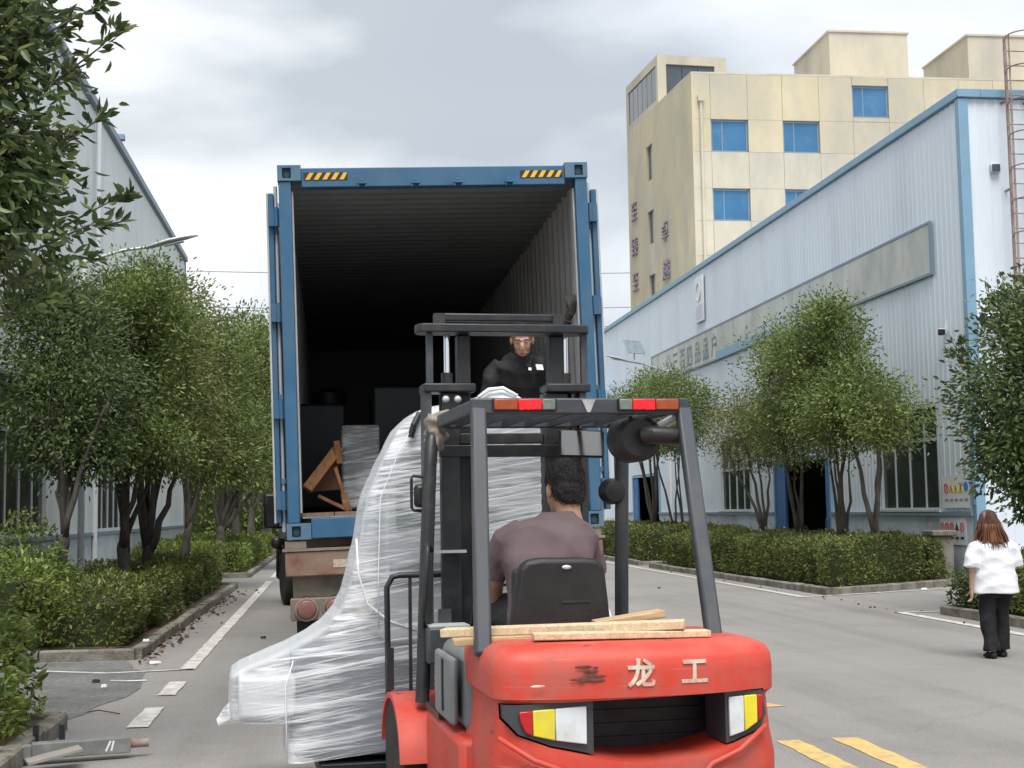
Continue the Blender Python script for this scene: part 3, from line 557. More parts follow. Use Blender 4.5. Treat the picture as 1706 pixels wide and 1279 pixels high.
def poster(label, x0, y0, y1, z0, z1, marks):
    t = thing('safety_poster', label, 'poster', (x0, y0, z0)); MB().box(-.008, 0, 0, y1-y0, 0, z1-z0).build('board', white_m, t)
    for (a, z, s, shp, col) in marks:
        mm_ = M('poster_%02d%02d%02d' % tuple(int(c*99) for c in col), col, .6, var=.03)
        if shp == 'tri': MB().prism([(a-s, z-s*.8), (a+s, z-s*.8), (a, z+s)], 'x', -.012, -.009).build('warning_mark', mm_, t); MB().prism([(a-s*.12, z-s*.5), (a+s*.12, z-s*.5), (a+s*.12, z+s*.35), (a-s*.12, z+s*.35)], 'x', -.0145, -.0125).build('warning_mark', black_pl, t)
        elif shp == 'disc': MB().lathe([(s, -.012), (s, -.009)], (0, a, z), 'x', 20).build('sign_disc', mm_, t)
        elif shp == 'ring': MB().tube([(-.01, a+s*math.cos(q), z+s*math.sin(q)) for q in np.linspace(0, 6.283, 21)], .012, 5).bar((-.01, a-s*.6, z+s*.6), (-.01, a+s*.6, z-s*.6), .02, .004).build('sign_ring', mm_, t)
        else: MB().box(-.012, -.009, a-s, a+s, z-.025, z+.025).build('text_line', mm_, t)
red, yel, blu, gry, blk = (.55, .04, .05), (.75, .6, .05), (.06, .25, .6), (.3, .3, .32), (.05, .05, .05)
poster('white poster with three yellow warning triangles above the ledge', RX-.035, 26.45, 27.7, 1.5, 2.15, [(1.05, .4, .09, 'ring', red), (.82, .4, .11, 'tri', yel), (.6, .4, .11, 'tri', yel), (.38, .4, .11, 'tri', yel), (.15, .42, .1, 'disc', blu)] + [(a, .16, .08, 'line', gry) for a in (1.05, .82, .6, .38, .15)])
poster('white poster with red prohibition rings below the ledge', RX-.065, 26.6, 27.8, .76, 1.3, [(1.08, .36, .08, 'ring', red), (.86, .36, .08, 'ring', red), (.64, .36, .08, 'ring', red), (.42, .36, .09, 'tri', blk), (.18, .36, .08, 'ring', red)] + [(a, .14, .075, 'line', blk) for a in (1.08, .86, .64, .42, .18)])
# blank blue notice on the corner trim
nb_ = MB().box(RX-.075, RX-.063, RY0-.02, RY0+.1, 1.55, 2.2).build('notice', trim_blue); tag(nb_, 'narrow blue notice on the hall corner above the ledge', 'notice')
# caged ladder on the end wall
ld = thing('caged_ladder', 'rusty caged ladder on the end wall of the hall at the top right', 'ladder', (13.62, RY0-.25, 0))
rust = M('rusty_steel', (.25, .15, .12), .8, var=.25, scale=6, dirt=(.35, .3, .28), damt=.6, dscale=4)
for sx in (-.24, .24): MB().bar((sx, 0, 2.2), (sx, 0, 10.9), .05, .05).build('rail', rust, ld)
for i in range(28): MB().cyl((-.22, 0, 2.5+i*.3), (.22, 0, 2.5+i*.3), .012, 6).build('rung', rust, ld)
for i in range(11):
    z = 4.2+i*.66; MB().tube([(-.24, 0, z)]+[(-.36*math.cos(a)*1., -.36-.36*math.sin(a)*1.0, z) for a in np.linspace(-.5, math.pi+.5, 13)]+[(.24, 0, z)], .014, 6).build('cage_hoop', rust, ld)
for a in (0.1, math.pi/2, math.pi-.1): MB().bar((-.36*math.cos(a), -.36-.36*math.sin(a), 4.2), (-.36*math.cos(a), -.36-.36*math.sin(a), 10.8), .035, .01).build('cage_strip', rust, ld)
for z in (3, 5.4, 7.8, 9.6): MB().bar((-.24, 0, z), (-.24, .25, z), .04, .04).bar((.24, 0, z), (.24, .25, z), .04, .04).build('wall_bracket', rust, ld)
ep = thing('duct_pipe', 'grey sheet metal duct pipe leaving the end wall near the hall corner', 'pipe', (12.66, RY0-.28, 5.15))
MB().tube([(0, 0, 0), (.6, 0, .12), (2.5, 0, .15)], .13, 18).build('pipe', galv, ep, smooth=True); MB().cyl((-.02, 0, 0), (.03, 0, .006), .15, 18).build('flange', steel_dark, ep); MB().bar((.5, 0, .1), (.5, .27, .1), .06, .06).bar((2.0, 0, .14), (2.0, .27, .14), .06, .06).build('wall_bracket', galv, ep)
fl = MB().box(-.1, .1, -.08, .0, -.09, .09).build('lamp_box', galv, thing('wall_floodlight', 'small grey floodlight on the end wall beside the ladder', 'floodlight', (13.15, RY0-.02, 8.25)), bevel=.02)
MB().box(-.08, .08, -.11, -.082, -.07, .07).build('lens', glass_dark, fl.parent)
# annex with gable in front of the far end of the hall
an = thing('gabled_annex', 'white annex with a grey gable roof beside the far end of the hall', 'building', (0, 0, 0))
MB().prism([(9.2, 0), (12.3, 0), (12.3, 6.4), (10.75, 7.1), (9.2, 6.4)], 'y', 61, 69).build('wall', clad_blue, an)
MB().prism([(8.95, 6.3), (10.75, 7.12), (12.35, 6.4), (12.35, 6.52), (10.75, 7.26), (8.95, 6.42)], 'y', 60.7, 69.2).build('roof', trim_dark, an)
MB().box(10.2, 11.3, 60.95, 60.997, 2.2, 3.6).build('window', glass_dark, an)

# --- left factory hall
LX, LH, LY0, LY1 = -5.5, 11.25, 17.8, 53.2
lb = thing('factory_hall', 'tall grey-blue factory hall behind the left row of trees', 'building', (0, 0, 0))
facL = lambda y, w: ((LX, y), math.pi/2)
clad(lb, clad_left, LY0, LY1, 3.95, LH-.2, facL)
for a, b, z in ((LY0, 21.6, 1.24), (28.05, 34, 1.24), (38.6, 42.3, 1.24), (42.3, 45.3, 3.0), (45.3, LY1, 1.24)): clad(lb, clad_left, a, b, z, 3.94, facL)
MB().box(LX-.2, LX+.06, LY0, 42.3, 0, 1.16).box(LX-.2, LX+.06, 45.3, LY1, 0, 1.16).build('plinth', plinth_m, lb)
MB().box(LX-.02, LX+.11, LY0, 42.3, 1.162, 1.238).box(LX-.02, LX+.11, 45.3, LY1, 1.162, 1.238).build('ledge', trim_dark, lb)
window(lb, LX, 21.6, 28.05, 1.25, 3.9, 1, 6, 3.1, glass, frame_m)
window(lb, LX, 34.0, 38.6, 1.25, 3.9, 1, 5, 3.1, glass, frame_m)
MB().box(LX-.02, LX+.14, 21.3, 28.4, 3.96, 4.03).build('window_hood', trim_dark, lb)
MB().box(LX-.15, LX+.05, 42.3, 42.4, 0, 2.95).box(LX-.15, LX+.05, 45.2, 45.3, 0, 2.95).box(LX-.15, LX+.05, 42.4, 45.2, 2.85, 2.95).build('door_frame', white_m, lb)
dl = MB().box(LX-.06, LX-.01, 42.42, 43.8, .02, 2.84).box(LX-.06, LX-.012, 43.81, 45.18, .02, 2.84).build('door', door_blue, lb); MB().box(LX-.009, LX+.03, 43.6, 43.66, 1.0, 1.25).build('handle', chrome, dl)
MB().box(LX-.3, LX+.12, LY0-.1, LY1+.06, LH-.19, LH).box(LX-.3, LX+.2, 36.4, 36.6, LH+.002, LH+.15).build('roof_trim', trim_dark, lb, bevel=.01)
MB().box(LX-.12, LX+.05, LY1, LY1+.06, 0, LH-.2).build('corner_trim', trim_dark, lb)
MB().box(-30, LX-.3, LY0, LY1, LH-.15, LH-.05).build('roof', clad_left, lb)
MB().box(-30, LX-.21, LY1-.1, LY1, 0, LH-.2).box(-30, LX-.02, LY0, LY0+.1, 0, LH-.2).box(-30, -29.9, LY0+.1, LY1-.1, 0, LH-.2).build('end_wall', clad_left, lb)
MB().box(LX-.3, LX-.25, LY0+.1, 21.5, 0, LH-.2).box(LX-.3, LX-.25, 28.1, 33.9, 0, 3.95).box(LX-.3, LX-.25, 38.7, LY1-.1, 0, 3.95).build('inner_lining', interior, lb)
MB().tube([(LX+.12, 33.0, .2), (LX+.12, 33.0, LH-.4)], .06, 10).build('downpipe', white_m, lb)

# --- yellow office block
ob_wall = M('yellow_render', (.55, .48, .33), .85, var=.13, scale=.35, dirt=(.42, .39, .32), damt=.55, dscale=.3, stretch=(1, 1, .5), bump=.15, bscale=12)
ob_pale = M('yellow_render_pale', (.57, .52, .41), .85, var=.08, scale=.35, dirt=(.40, .38, .33), damt=.5, dscale=.25, stretch=(1, 1, .5))
ob = thing('office_block', 'tall yellow rendered office block with blue windows behind the hall', 'building', (0, 0, 0))
A, B = (18.13, 68.0), (17.25, 79.6); TOP = 23.57
MB().prism([(A[0]+.25, A[1]+.28), (41, A[1]+.28), (41, 80), (B[0]+.3, 79.55)], 'z', 0, TOP-.4).build('core_wall', interior, ob)
xj = [18.13, 19.1, 21.05, 22.88, 24.83, 26.63, 28.58, 30.5, 32.4, 34.3, 36.2, 38.1, 41.0]
zj = [0, 5.2, 8.8, 10.6, 12.35, 14.2, 15.97, 17.65, 19.53, 21.22, 23.57]
wins = {(1, 8), (3, 8), (1, 6), (3, 6), (1, 4), (3, 4), (1, 2), (3, 2), (9, 8), (7, 6)}
def bwin(x0, x1, z0, z1):
    w = MB().box(x0+.02, x1-.02, 68.13, 68.2, z0+.02, z0+.1).box(x0+.02, x1-.02, 68.13, 68.2, z1-.1, z1-.02).box(x0+.02, x0+.09, 68.13, 68.2, z0+.1, z1-.1).box(x1-.09, x1-.02, 68.13, 68.2, z0+.1, z1-.1).box(x0+.58, x0+.63, 68.14, 68.2, z0+.1, z1-.1).build('window', trim_dark, ob)
    MB().box(x0+.085, x0+.585, 68.16, 68.17, z0+.09, z1-.09).build('pane', glass_blue, w); MB().box(x0+.62, x1-.085, 68.165, 68.175, z0+.09, z1-.09).build('pane', glass_blue, w)
for i in range(12):
    for j in range(10):
        if (i, j) in wins: bwin(xj[i], xj[i+1], zj[j], zj[j+1]); continue
        z1 = zj[j+1]
        if i == 5 and j == 9:
            MB().box(xj[5]+.012, xj[6]-.012, 68, 68.25, 23.15, TOP).build('wall_panel', ob_wall, ob); bwin(xj[5], xj[6], 21.45, 23.14); MB().box(xj[5]+.012, xj[6]-.012, 68, 68.25, 21.23, 21.44).build('wall_panel', ob_wall, ob); continue
        MB().box(xj[i]+(.008 if i else 0), xj[i+1]-.008, 68+.008*((i*7+j*3) % 3)*.5, 68.25, zj[j]+.006, z1-.006).build('wall_panel', ob_wall if (j > 7 or j < 5) else ob_pale, ob)
# side facade: columns split round the slit windows
dB = Vector((B[0]-A[0], B[1]-A[1], 0)); SL = dB.length; dB /= SL; SN = Vector((-dB.y, dB.x, 0))     # outward normal (towards -X)
ang = math.atan2(dB.y, dB.x)
def side(name, s0, s1, z0, z1, d0, d1, mat, par):
    mt = Matrix.Translation((A[0], A[1], 0)) @ Matrix.Rotation(ang, 4, 'Z')
    return MB().box(s0, s1, -d1, -d0, z0, z1, mt).build(name, mat, par)
sw = [(19.75, 21.75), (16.15, 18.05), (12.6, 14.45), (9.0, 10.9)]; c0, c1 = 6.8, 7.95
side('wall_panel', .0, c0-.01, 0, TOP, -.0, .25, ob_wall, ob); side('wall_panel', c1+.01, SL, 0, TOP, 0, .25, ob_wall, ob)
zc = 0
for z0, z1 in sorted(sw):
    side('wall_panel', c0, c1, zc+.005, z0-.005, .006, .25, ob_pale, ob); zc = z1
    w = side('window', c0+.01, c1-.01, z0, z0+.08, .1, .2, frame_m, ob); side('frame', c0+.4, c0+.45, z0+.08, z1, .1, .2, frame_m, w); side('pane', c0+.02, c1-.02, z0+.05, z1, .15, .16, glass_dark, w)
side('wall_panel', c0, c1, zc+.005, TOP, .006, .25, ob_wall, ob)
MB().prism([(A[0], A[1]), (41, A[1]), (41, 80), B], 'z', TOP+.003, TOP+.1).build('roof', ob_pale, ob)
char_m = M('wall_characters', (.27, .22, .27), .6, var=.15)
for ch, s, z in (('至', 10.35, 18.55), ('臻', 10.4, 16.5), ('至', 10.4, 14.45), ('卓', 4.75, 16.3), ('越', 4.65, 14.2)):
    tm = text_mesh(ch, 1.2, .04, 0); o = obj('lettering', tm, char_m, ob); p = Vector((A[0], A[1], z))+dB*s+SN*.06; o.location = p; o.rotation_euler = (math.pi/2, 0, ang+math.pi)
MB().tube([(18.58, 67.9, 1), (18.58, 67.9, 22.1)], .075, 10).build('downpipe', ob_pale, ob); MB().box(18.42, 18.74, 67.75, 67.99, 22.1, 22.4).build('pipe_hopper', ob_pale, ob)
# roof structures
tmat = Matrix.Translation((A[0], A[1], 0)) @ Matrix.Rotation(ang, 4, 'Z')
def pent(name, s0, s1, d0, d1, z0, z1, mat, par): return MB().box(s0, s1, -d1, -d0, z0, z1, tmat).build(name, mat, par)
ph = pent('rooftop_tower', 5.5, SL, .0, 4.0, TOP+.1, 23.9, ob_pale, ob)
pent('tower_wall', 5.5, SL, 0, 4.0, 25.85, 26.35, ob_pale, ph); pent('tower_wall', 5.5, 5.85, .0, .5, 23.9, 25.85, ob_pale, ph); pent('tower_wall', SL-.4, SL, 0, .4, 23.9, 25.85, ob_pale, ph); pent('tower_wall', 5.5, 5.9, 3.3, 4.0, 23.9, 25.85, ob_pale, ph); pent('tower_core', 6.2, SL-.1, .5, 3.9, 23.9, 25.85, interior, ph)
for k in range(3): pent('pane', 5.6, 5.63, .52+k*.93, 1.42+k*.93, 23.92, 25.83, glass_dark, ph)
for k in range(6): pent('pane', 5.9+k*.9, 6.74+k*.9, .06, .09, 23.92, 25.83, glass_dark, ph)
for x0, x1 in ((26.25, 30.6), (34.0, 39.6)):
    bx_ = MB().box(x0, x1, 70, 75.7, TOP+.1, 26.65).build('stair_house', ob_pale, ob); MB().box(x0-.08, x1+.08, 69.92, 75.78, 26.652, 26.75).build('roof_cap', ob_pale, bx_)

# ------------------------------------------------------------------ street lamps, wires
def lamp(label, base, top, arm_end, head_len, hang, panel=None, pole_r=.06):
    t = thing('street_lamp', label, 'street lamp', (*base, 0)); b = Vector((*base, 0)); h = top
    MB().tube([(0, 0, 0), (0, 0, h*.5), (0, 0, h)], [pole_r, pole_r*.85, pole_r*.65], 14).build('pole', white_m, t, smooth=True)
    MB().cyl((0, 0, 0), (0, 0, .25), pole_r*1.8, 14).build('base', galv, t)
    a, e_ = Vector((0, 0, h-.08)), Vector(arm_end)-b; MB().tube([a, a.lerp(e_, .6)+Vector((0, 0, .05)), e_], [.03, .027, .025], 10).build('arm', galv, t, smooth=True)
    d = (e_-a).normalized(); x = Vector((0, 1, 0)); u = x.cross(d).normalized()*(-1)
    if u.z < 0: u = -u
    f_ = head_len; rings = [(e_+d*(f_*k)+u*(.02*math.sin(k*3)), x*w, u*th) for k, w, th in ((-.06, .04, .02), (.1, .1, .035), (.4, .14, .04), (.75, .12, .032), (1.0, .03, .012))]
    MB().loft(rings, 16).build('lamp_head', galv, t, smooth='all')
    mm_ = Matrix.Translation(e_+d*f_*.5-u*.043); MB().box(-.2*f_, .2*f_, -.08, .08, -.006, .006, mm_ @ Matrix.Rotation(math.atan2(d.z, d.x), 4, 'Y').inverted()).build('lens', white_m, t)
    if panel:
        p = Vector(panel)-b; mt = Matrix.Translation(p) @ Matrix.Rotation(rad(30), 4, 'Z') @ Matrix.Rotation(rad(62), 4, 'X')
        MB().box(-.38, .38, -.25, .25, -.015, .015, mt).build('solar_panel', M('solar_cells', (.22, .27, .31), .25, var=.2, scale=5), t)
        MB().bar(mt @ Vector((0, 0, -.02)), p+Vector((0.0, .05, -.45)), .05, .05).build('panel_bracket', white_m, t)
        MB().box(-.4, .4, .252, .27, -.02, .02, mt).box(-.4, .4, -.27, -.252, -.02, .02, mt).box(-.4, -.382, -.25, .25, -.02, .02, mt).box(.382, .4, -.25, .25, -.02, .02, mt).build('panel_frame', alu, t)
    return t
lamp('pale street lamp whose oval head hangs out over the left trees', (-4.2, 24.4), 6.0, (-3.13, 24.4, 6.19), .86, 0)
lamp('solar street lamp with a tilted panel in front of the hall', (11.75, 48.3), 6.45, (10.2, 48.0, 6.72), .8, 0, (10.45, 47.8, 7.2))
wire_m = M('cable_grey', (.25, .28, .32), .6)
for i, z in enumerate((21.3, 18.5, 17.0)):
    pts = [(-60+130*k/24, 110, z+2.4*((k-12)/12)**2-1.0) for k in range(25)]
    o = MB().tube(pts, .035, 5).build('overhead_wire', wire_m); tag(o, ['topmost overhead wire in the sky behind the container', 'middle overhead wire in the sky behind the container', 'lowest overhead wire in the sky behind the container'][i], 'wire', 'overhead wires')
for x in (-60, 70):
    t = thing('power_pole', 'concrete power pole carrying the overhead wires, %s end' % ('left' if x < 0 else 'right'), 'pole', (x, 110, 0)); MB().tube([(0, 0, 0), (0, 0, 24)], [.22, .13], 12).build('pole', kerb_m, t); MB().box(-.1, .1, -1.2, 1.2, 22.6, 22.75).build('crossarm', galv, t)
# ------------------------------------------------------------------ shipping container
c_blue = M('container_blue', (.025, .105, .205), .45, var=.14, scale=2, dirt=(.055, .125, .20), damt=.4, dscale=3)
c_blue2 = M('container_blue_worn', (.065, .155, .235), .5, var=.12, scale=5, dirt=(.11, .17, .21), damt=.5, dscale=5)
c_in = M('container_inside_grey', (.47, .475, .475), .6, var=.08, scale=1.5, dirt=(.36, .36, .355), damt=.35, dscale=2)
c_floor = M('container_floor', (.16, .11, .075), .8, var=.25, scale=5, stretch=(6, .6, 1))
haz_y = M('hazard_yellow', (.75, .42, .04), .5, var=.08); haz_k = M('hazard_black', (.02, .02, .02), .5)
ct = thing('shipping_container', 'blue shipping container with both doors folded back, loaded on a trailer', 'container', (.874, 10.85, 1.43))
ct.rotation_euler = (0, rad(-1.5), 0)
CL, CW, CH = 12.19, 1.22, 2.9
def corr(n, p, d, L0):
    o = []
    for i in range(n): a = L0+i*p; o += [(a, 0), (a+p*.26, 0), (a+p*.5, d), (a+p*.76, d)]
    o.append((L0+n*p, 0)); return o
pr = corr(43, (CL-.3)/43, .036, .15); k = len(pr)
for sx, nm in ((-1, 'side_wall'), (1, 'side_wall')):
    for off, mt, nn in ((.0, c_blue, nm), (.006, c_in, 'inner_side_wall')):
        v = [(sx*(1.2-off-d), y, z) for z in (.15, 2.825) for y, d in pr]; MB().add(v, [(i, i+1, k+i+1, k+i) for i in range(k-1)]).build(nn, mt, ct)
c_roof = M('container_inside_shaded', (.19, .205, .215), .7, var=.1, scale=1.5)  # darker copy of the inside grey, painting in shade on ceiling and front wall
pr2 = corr(58, (CL-.3)/58, .02, .15); k = len(pr2)
for off, mt, nn in ((.0, c_blue, 'roof'), (.006, c_roof, 'inner_roof')):
    v = [(x, y, 2.80+d-off) for x in (-1.212, 1.212) for y, d in pr2]; MB().add(v, [(i, i+1, k+i+1, k+i) for i in range(k-1)]).build(nn, mt, ct)
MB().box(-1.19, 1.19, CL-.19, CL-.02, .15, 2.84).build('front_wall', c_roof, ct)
MB().box(-1.19, 1.19, CL-.018, CL, .15, 2.84).build('front_wall', c_blue, ct)
m = MB()
for i in range(8): x = -1.15+i*.2875; MB().box(x+.004, x+.2835, .11, CL-.1, .17, .198).build('floor_board', c_floor, ct)
for sx in (-1, 1):
    MB().box(*sorted((sx*1.218, sx*1.13)), .165, CL-.17, .0, .15).build('bottom_rail', c_blue, ct)
    MB().box(*sorted((sx*1.219, sx*1.2025)), .165, CL-.17, 2.70, 2.84).build('top_rail', c_blue, ct)
    MB().box(*sorted((sx*1.216, sx*1.12)), .0, .15, .122, 2.77).build('corner_post', c_blue, ct, bevel=.008)
    MB().box(*sorted((sx*1.118, sx*1.105)), .06, .16, .2, 2.7).build('door_gasket_strip', c_in, ct)
    for y0 in (0, CL-.16):
        for z0 in (0, 2.772):
            x0, x1 = sorted((sx*1.222, sx*1.04)); zt = z0+.122
            cx_ = (x0+x1)/2+sx*.02; hw, hh = .034, .042; zc = z0+.06; ya, yb = (y0-.012, y0+.03) if y0 == 0 else (y0+.13, y0+.172)
            cs = MB().box(x0, x1, ya, yb, z0, zc-hh).box(x0, x1, ya, yb, zc+hh, zt).box(x0, cx_-hw, ya, yb, zc-hh, zc+hh).box(cx_+hw, x1, ya, yb, zc-hh, zc+hh).box(x0, x1, (y0+.03 if y0 == 0 else y0), (y0+.16 if y0 == 0 else y0+.13), z0, zt).build('corner_casting', c_blue2, ct)
            if y0 == 0: MB().ell((cx_, .022, zc), (.031, .008, .038)).build('casting_hole_shade', M('casting_shadow', (.03, .07, .1), .6), cs)  # dark ellipsoid paints the shade inside the casting hole
# rear header with hazard strips and keepers
MB().box(-1.038, 1.038, .0, .1, 2.72, 2.872).build('door_header', c_blue, ct, bevel=.006)
for x0 in (-1.02, .68):
    h = MB().box(x0, x0+.34, -.0035, -.0005, 2.775, 2.835).build('hazard_strip', haz_k, ct)
    for i in range(5):
        a = x0+.012+i*.066; MB().prism([(a, 2.778), (a+.034, 2.778), (min(a+.068, x0+.338), 2.832), (min(a+.034, x0+.338), 2.832)], 'y', -.0065, -.004).build('stripe', haz_y, h)
for x in (-.57, -.15, .185, .59): MB().box(x-.035, x+.035, -.045, -.001, 2.733, 2.752).box(x-.02, x+.02, -.04, -.001, 2.754, 2.77).box(x-.035, x-.022, -.04, -.001, 2.71, 2.731).box(x+.022, x+.035, -.04, -.001, 2.71, 2.731).build('lock_keeper', c_blue, ct, bevel=.003)
MB().box(-1.038, 1.038, -.002, .1, .004, .155).build('door_sill', c_blue, ct, bevel=.006)
MB().box(-1.1, 1.1, .0, .11, .157, .169).build('threshold_plate', steel, ct)
for sx in (-1, 1):
    dt = .0 if sx < 0 else .01
    x0, x1 = sorted((sx*1.262, sx*1.302))
    dr = MB().box(x0, x1, .1, 1.26, .13, 2.70).build('door', c_blue, ct, bevel=.006)
    x0, x1 = sorted((sx*1.3035, sx*1.318)); MB().box(x0, x1, .1, .16, .13, 2.70).box(x0, x1, 1.2, 1.26, .13, 2.7).box(x0, x1, .16, 1.2, 2.64, 2.7).box(x0, x1, .16, 1.2, .13, .19).build('gasket', c_in, dr)
    for yy in (.14, .75): MB().cyl((sx*1.245, yy, .06), (sx*1.245, yy, 2.76), .016, 10).build('lock_rod', galv, dr, smooth=True)
    for zz in (.45, 1.1, 1.75, 2.4):
        MB().box(*sorted((sx*1.226, sx*1.262)), .115, .17, zz-.02, zz+.02).build('rod_guide', c_blue2, dr)
    for zz in (.3, 1.0, 1.75, 2.5): MB().box(*sorted((sx*1.2165, sx*1.30)), .055, .099, zz-.07, zz+.07).cyl((sx*1.24, .045, zz-.075), (sx*1.24, .045, zz+.075), .016, 10).build('hinge', c_blue, dr)
# ------------------------------------------------------------------ trailer
t_rust = M('trailer_red_brown', (.20, .085, .06), .7, var=.25, scale=5, dirt=(.22, .17, .13), damt=.7, dscale=5)
t_grey = M('trailer_dusty_grey', (.15, .125, .105), .85, var=.2, scale=4, dirt=(.24, .2, .17), damt=.6, dscale=4)
len_red = M('lens_red', (.19, .085, .07), .35, var=.25, scale=60); len_wh = M('lens_white', (.45, .40, .34), .4, var=.1, scale=40)
tr = thing('semi_trailer', 'rusty brown container trailer with round tail lights', 'trailer', (.89, 10.85, .02)); tr.rotation_euler = (0, rad(-1.5), 0)
MB().box(-1.22, 1.22, -.05, .2, 1.13, 1.32).build('rear_beam', t_rust, tr, bevel=.012)
MB().box(-1.24, 1.24, -.06, .22, 1.322, 1.34).build('beam_cap', t_grey, tr)
MB().box(-1.17, 1.17, .05, .12, .97, 1.128).build('rear_panel', t_grey, tr)
MB().box(-1.19, 1.19, -.04, .1, .80, .968).build('light_bar', t_grey, tr, bevel=.01)
MB().box(-.86, -.66, -.0535, -.0505, 1.19, 1.25).build('sticker', M('sticker_pale', (.42, .36, .27), .6, var=.25, scale=30), tr)
for x, mt in ((-1.07, len_red), (-.86, len_red), (-.63, len_wh), (1.07, len_red), (.86, len_red), (.63, len_wh)):
    l = MB().lathe([(.09, 0), (.09, -.02), (.078, -.026)], (x, -.042, .885), 'y', 24).build('tail_light', t_grey, tr); MB().lathe([(.074, -.028), (.06, -.036), (.02, -.04)], (x, -.042, .885), 'y', 24).build('lens', mt, l, smooth='all')
    MB().ell((x, -.02, .975), (.03, .02, .012)).build('grommet', rubber, l)
for x in (-.85, .85): MB().box(x-.3, x+.3, .1, .115, .42, .8).build('mud_flap', rubber, tr)
for x in (-.47, .47): MB().box(x-.07, x+.07, .22, 12.1, 1.3, 1.33).box(x-.07, x+.07, .22, 12.1, .95, .98).box(x-.01, x+.01, .22, 12.1, .981, 1.299).build('frame_rail', t_rust, tr)
for y in (.9, 3.6, 6.4, 9.2, 11.6): MB().box(-1.18, 1.18, y-.07, y+.07, 1.331, 1.385).build('cross_bearer', t_rust, tr)
MB().box(-.2, 1.22, .0, .1, 1.342, 1.395).box(-1.22, -1.06, .0, .16, 1.342, 1.395).build('twist_lock_base', t_grey, tr)
def wheel(parent, c, r, w, axis='x', rim=None, hub=True, name='wheel', sgn=-1):
    t = MB().lathe([(r*.62, -w/2), (r*.9, -w/2), (r*.985, -w*.38), (r, -w*.2), (r, w*.2), (r*.985, w*.38), (r*.9, w/2), (r*.62, w/2)], c, axis, 36).build(name, rubber, parent, smooth=True)
    MB().lathe([(r*.625, sgn*w*.30), (r*.615, sgn*w*.46), (r*.55, sgn*w*.44), (r*.5, sgn*w*.2), (r*.25, sgn*w*.2), (r*.22, sgn*w*.42), (r*.08, sgn*w*.44)], c, axis, 28).build('rim', rim or steel, t, smooth=True)
    for i in range(10):
        a = 2*math.pi*i/10; MB().cyl((c[0]+sgn*w*.18, c[1]+r*.36*math.cos(a), c[2]+r*.36*math.sin(a)), (c[0]+sgn*w*.27, c[1]+r*.36*math.cos(a), c[2]+r*.36*math.sin(a)), r*.035, 6).build('wheel_nut', steel, t)
    for i in range(26):
        a = 2*math.pi*i/26
        for s_ in (-1, 1):
            mt_ = Matrix.Translation(c) @ Matrix.Rotation(a, 4, 'X') @ Matrix.Rotation(s_*.3, 4, 'Z'); MB().box(min(0, s_*w*.46)+.004, max(0, s_*w*.46)-.004, -r*.05, r*.05, r*.97, r*1.012, mt_).build('tread_block', rubber, t) if name == 'drive_wheel' and c[0] < 0 else None
    return t
for y in (1.75, 3.1, 4.45):
    for sx in (-1, 1):
        for xo in (1.03, .70): wheel(tr, (sx*xo, y, .5), .5, .28, 'x', t_grey, sgn=sx)
    MB().cyl((-1.1, y, .5), (1.1, y, .5), .07, 12).build('axle', t_rust, tr)
# ------------------------------------------------------------------ tractor unit
tk = thing('truck_tractor', 'dark truck tractor unit in front of the container, mostly hidden', 'truck', (.97, 21.7, 0), rad(10))
tpaint = M('truck_dark_paint', (.012, .013, .016), .25, var=.1, coat=.5)
MB().box(-.45, -.35, -1.2, 4.6, .85, 1.1).box(.35, .45, -1.2, 4.6, .85, 1.1).build('chassis', steel_dark, tk)
MB().loft([((0, 3.7, 1.0), (1.2, 0, 0), (0, 1.1, 0)), ((0, 3.7, 1.9), (1.24, 0, 0), (0, 1.12, 0)), ((0, 3.62, 2.7), (1.2, 0, 0), (0, 1.0, 0)), ((0, 3.5, 3.15), (1.1, 0, 0), (0, .85, 0))], 32, 8).build('cab', tpaint, tk, smooth=True)
MB().box(-1.255, -1.245, 3.5, 4.4, 1.9, 2.6).box(1.245, 1.255, 3.5, 4.4, 1.9, 2.6).build('side_window', glass_dark, tk)
for sx in (-1, 1):
    for y in (3.85, .1, -1.2+.0):
        wheel(tk, (sx*1.06, y, .5), .5, .3, 'x', steel, sgn=sx)
    MB().tube([(sx*1.06, 3.85+.6*math.cos(a), .5+.6*math.sin(a)) for a in np.linspace(.1, math.pi-.1, 14)], .06, 8).build('mudguard', black_pl, tk)
    MB().box(*sorted((sx*1.2, sx*.7)), 1.2, 2.5, .45, 1.0).build('fuel_tank', steel, tk, bevel=.06)
    mi_ = MB().box(*sorted((sx*1.25, sx*1.52)), 3.92, 4.05, 1.34, 1.95).build('mirror', black_pl, tk, bevel=.04); MB().tube([(sx*1.2, 4.1, 1.35), (sx*1.36, 4.06, 1.36)], .02, 6).build('mirror_arm', black_pl, mi_)
    m2 = MB().ell((sx*1.3, 3.95, 1.08), (.1, .07, .11)).build('mirror', black_pl, tk, smooth='all'); MB().tube([(sx*1.15, 4.1, 1.15), (sx*1.3, 4.0, 1.12)], .02, 6).build('mirror_arm', black_pl, m2)
MB().box(-1.2, 1.2, 4.6, 4.85, .4, 1.0).build('bumper', tpaint, tk, bevel=.05)

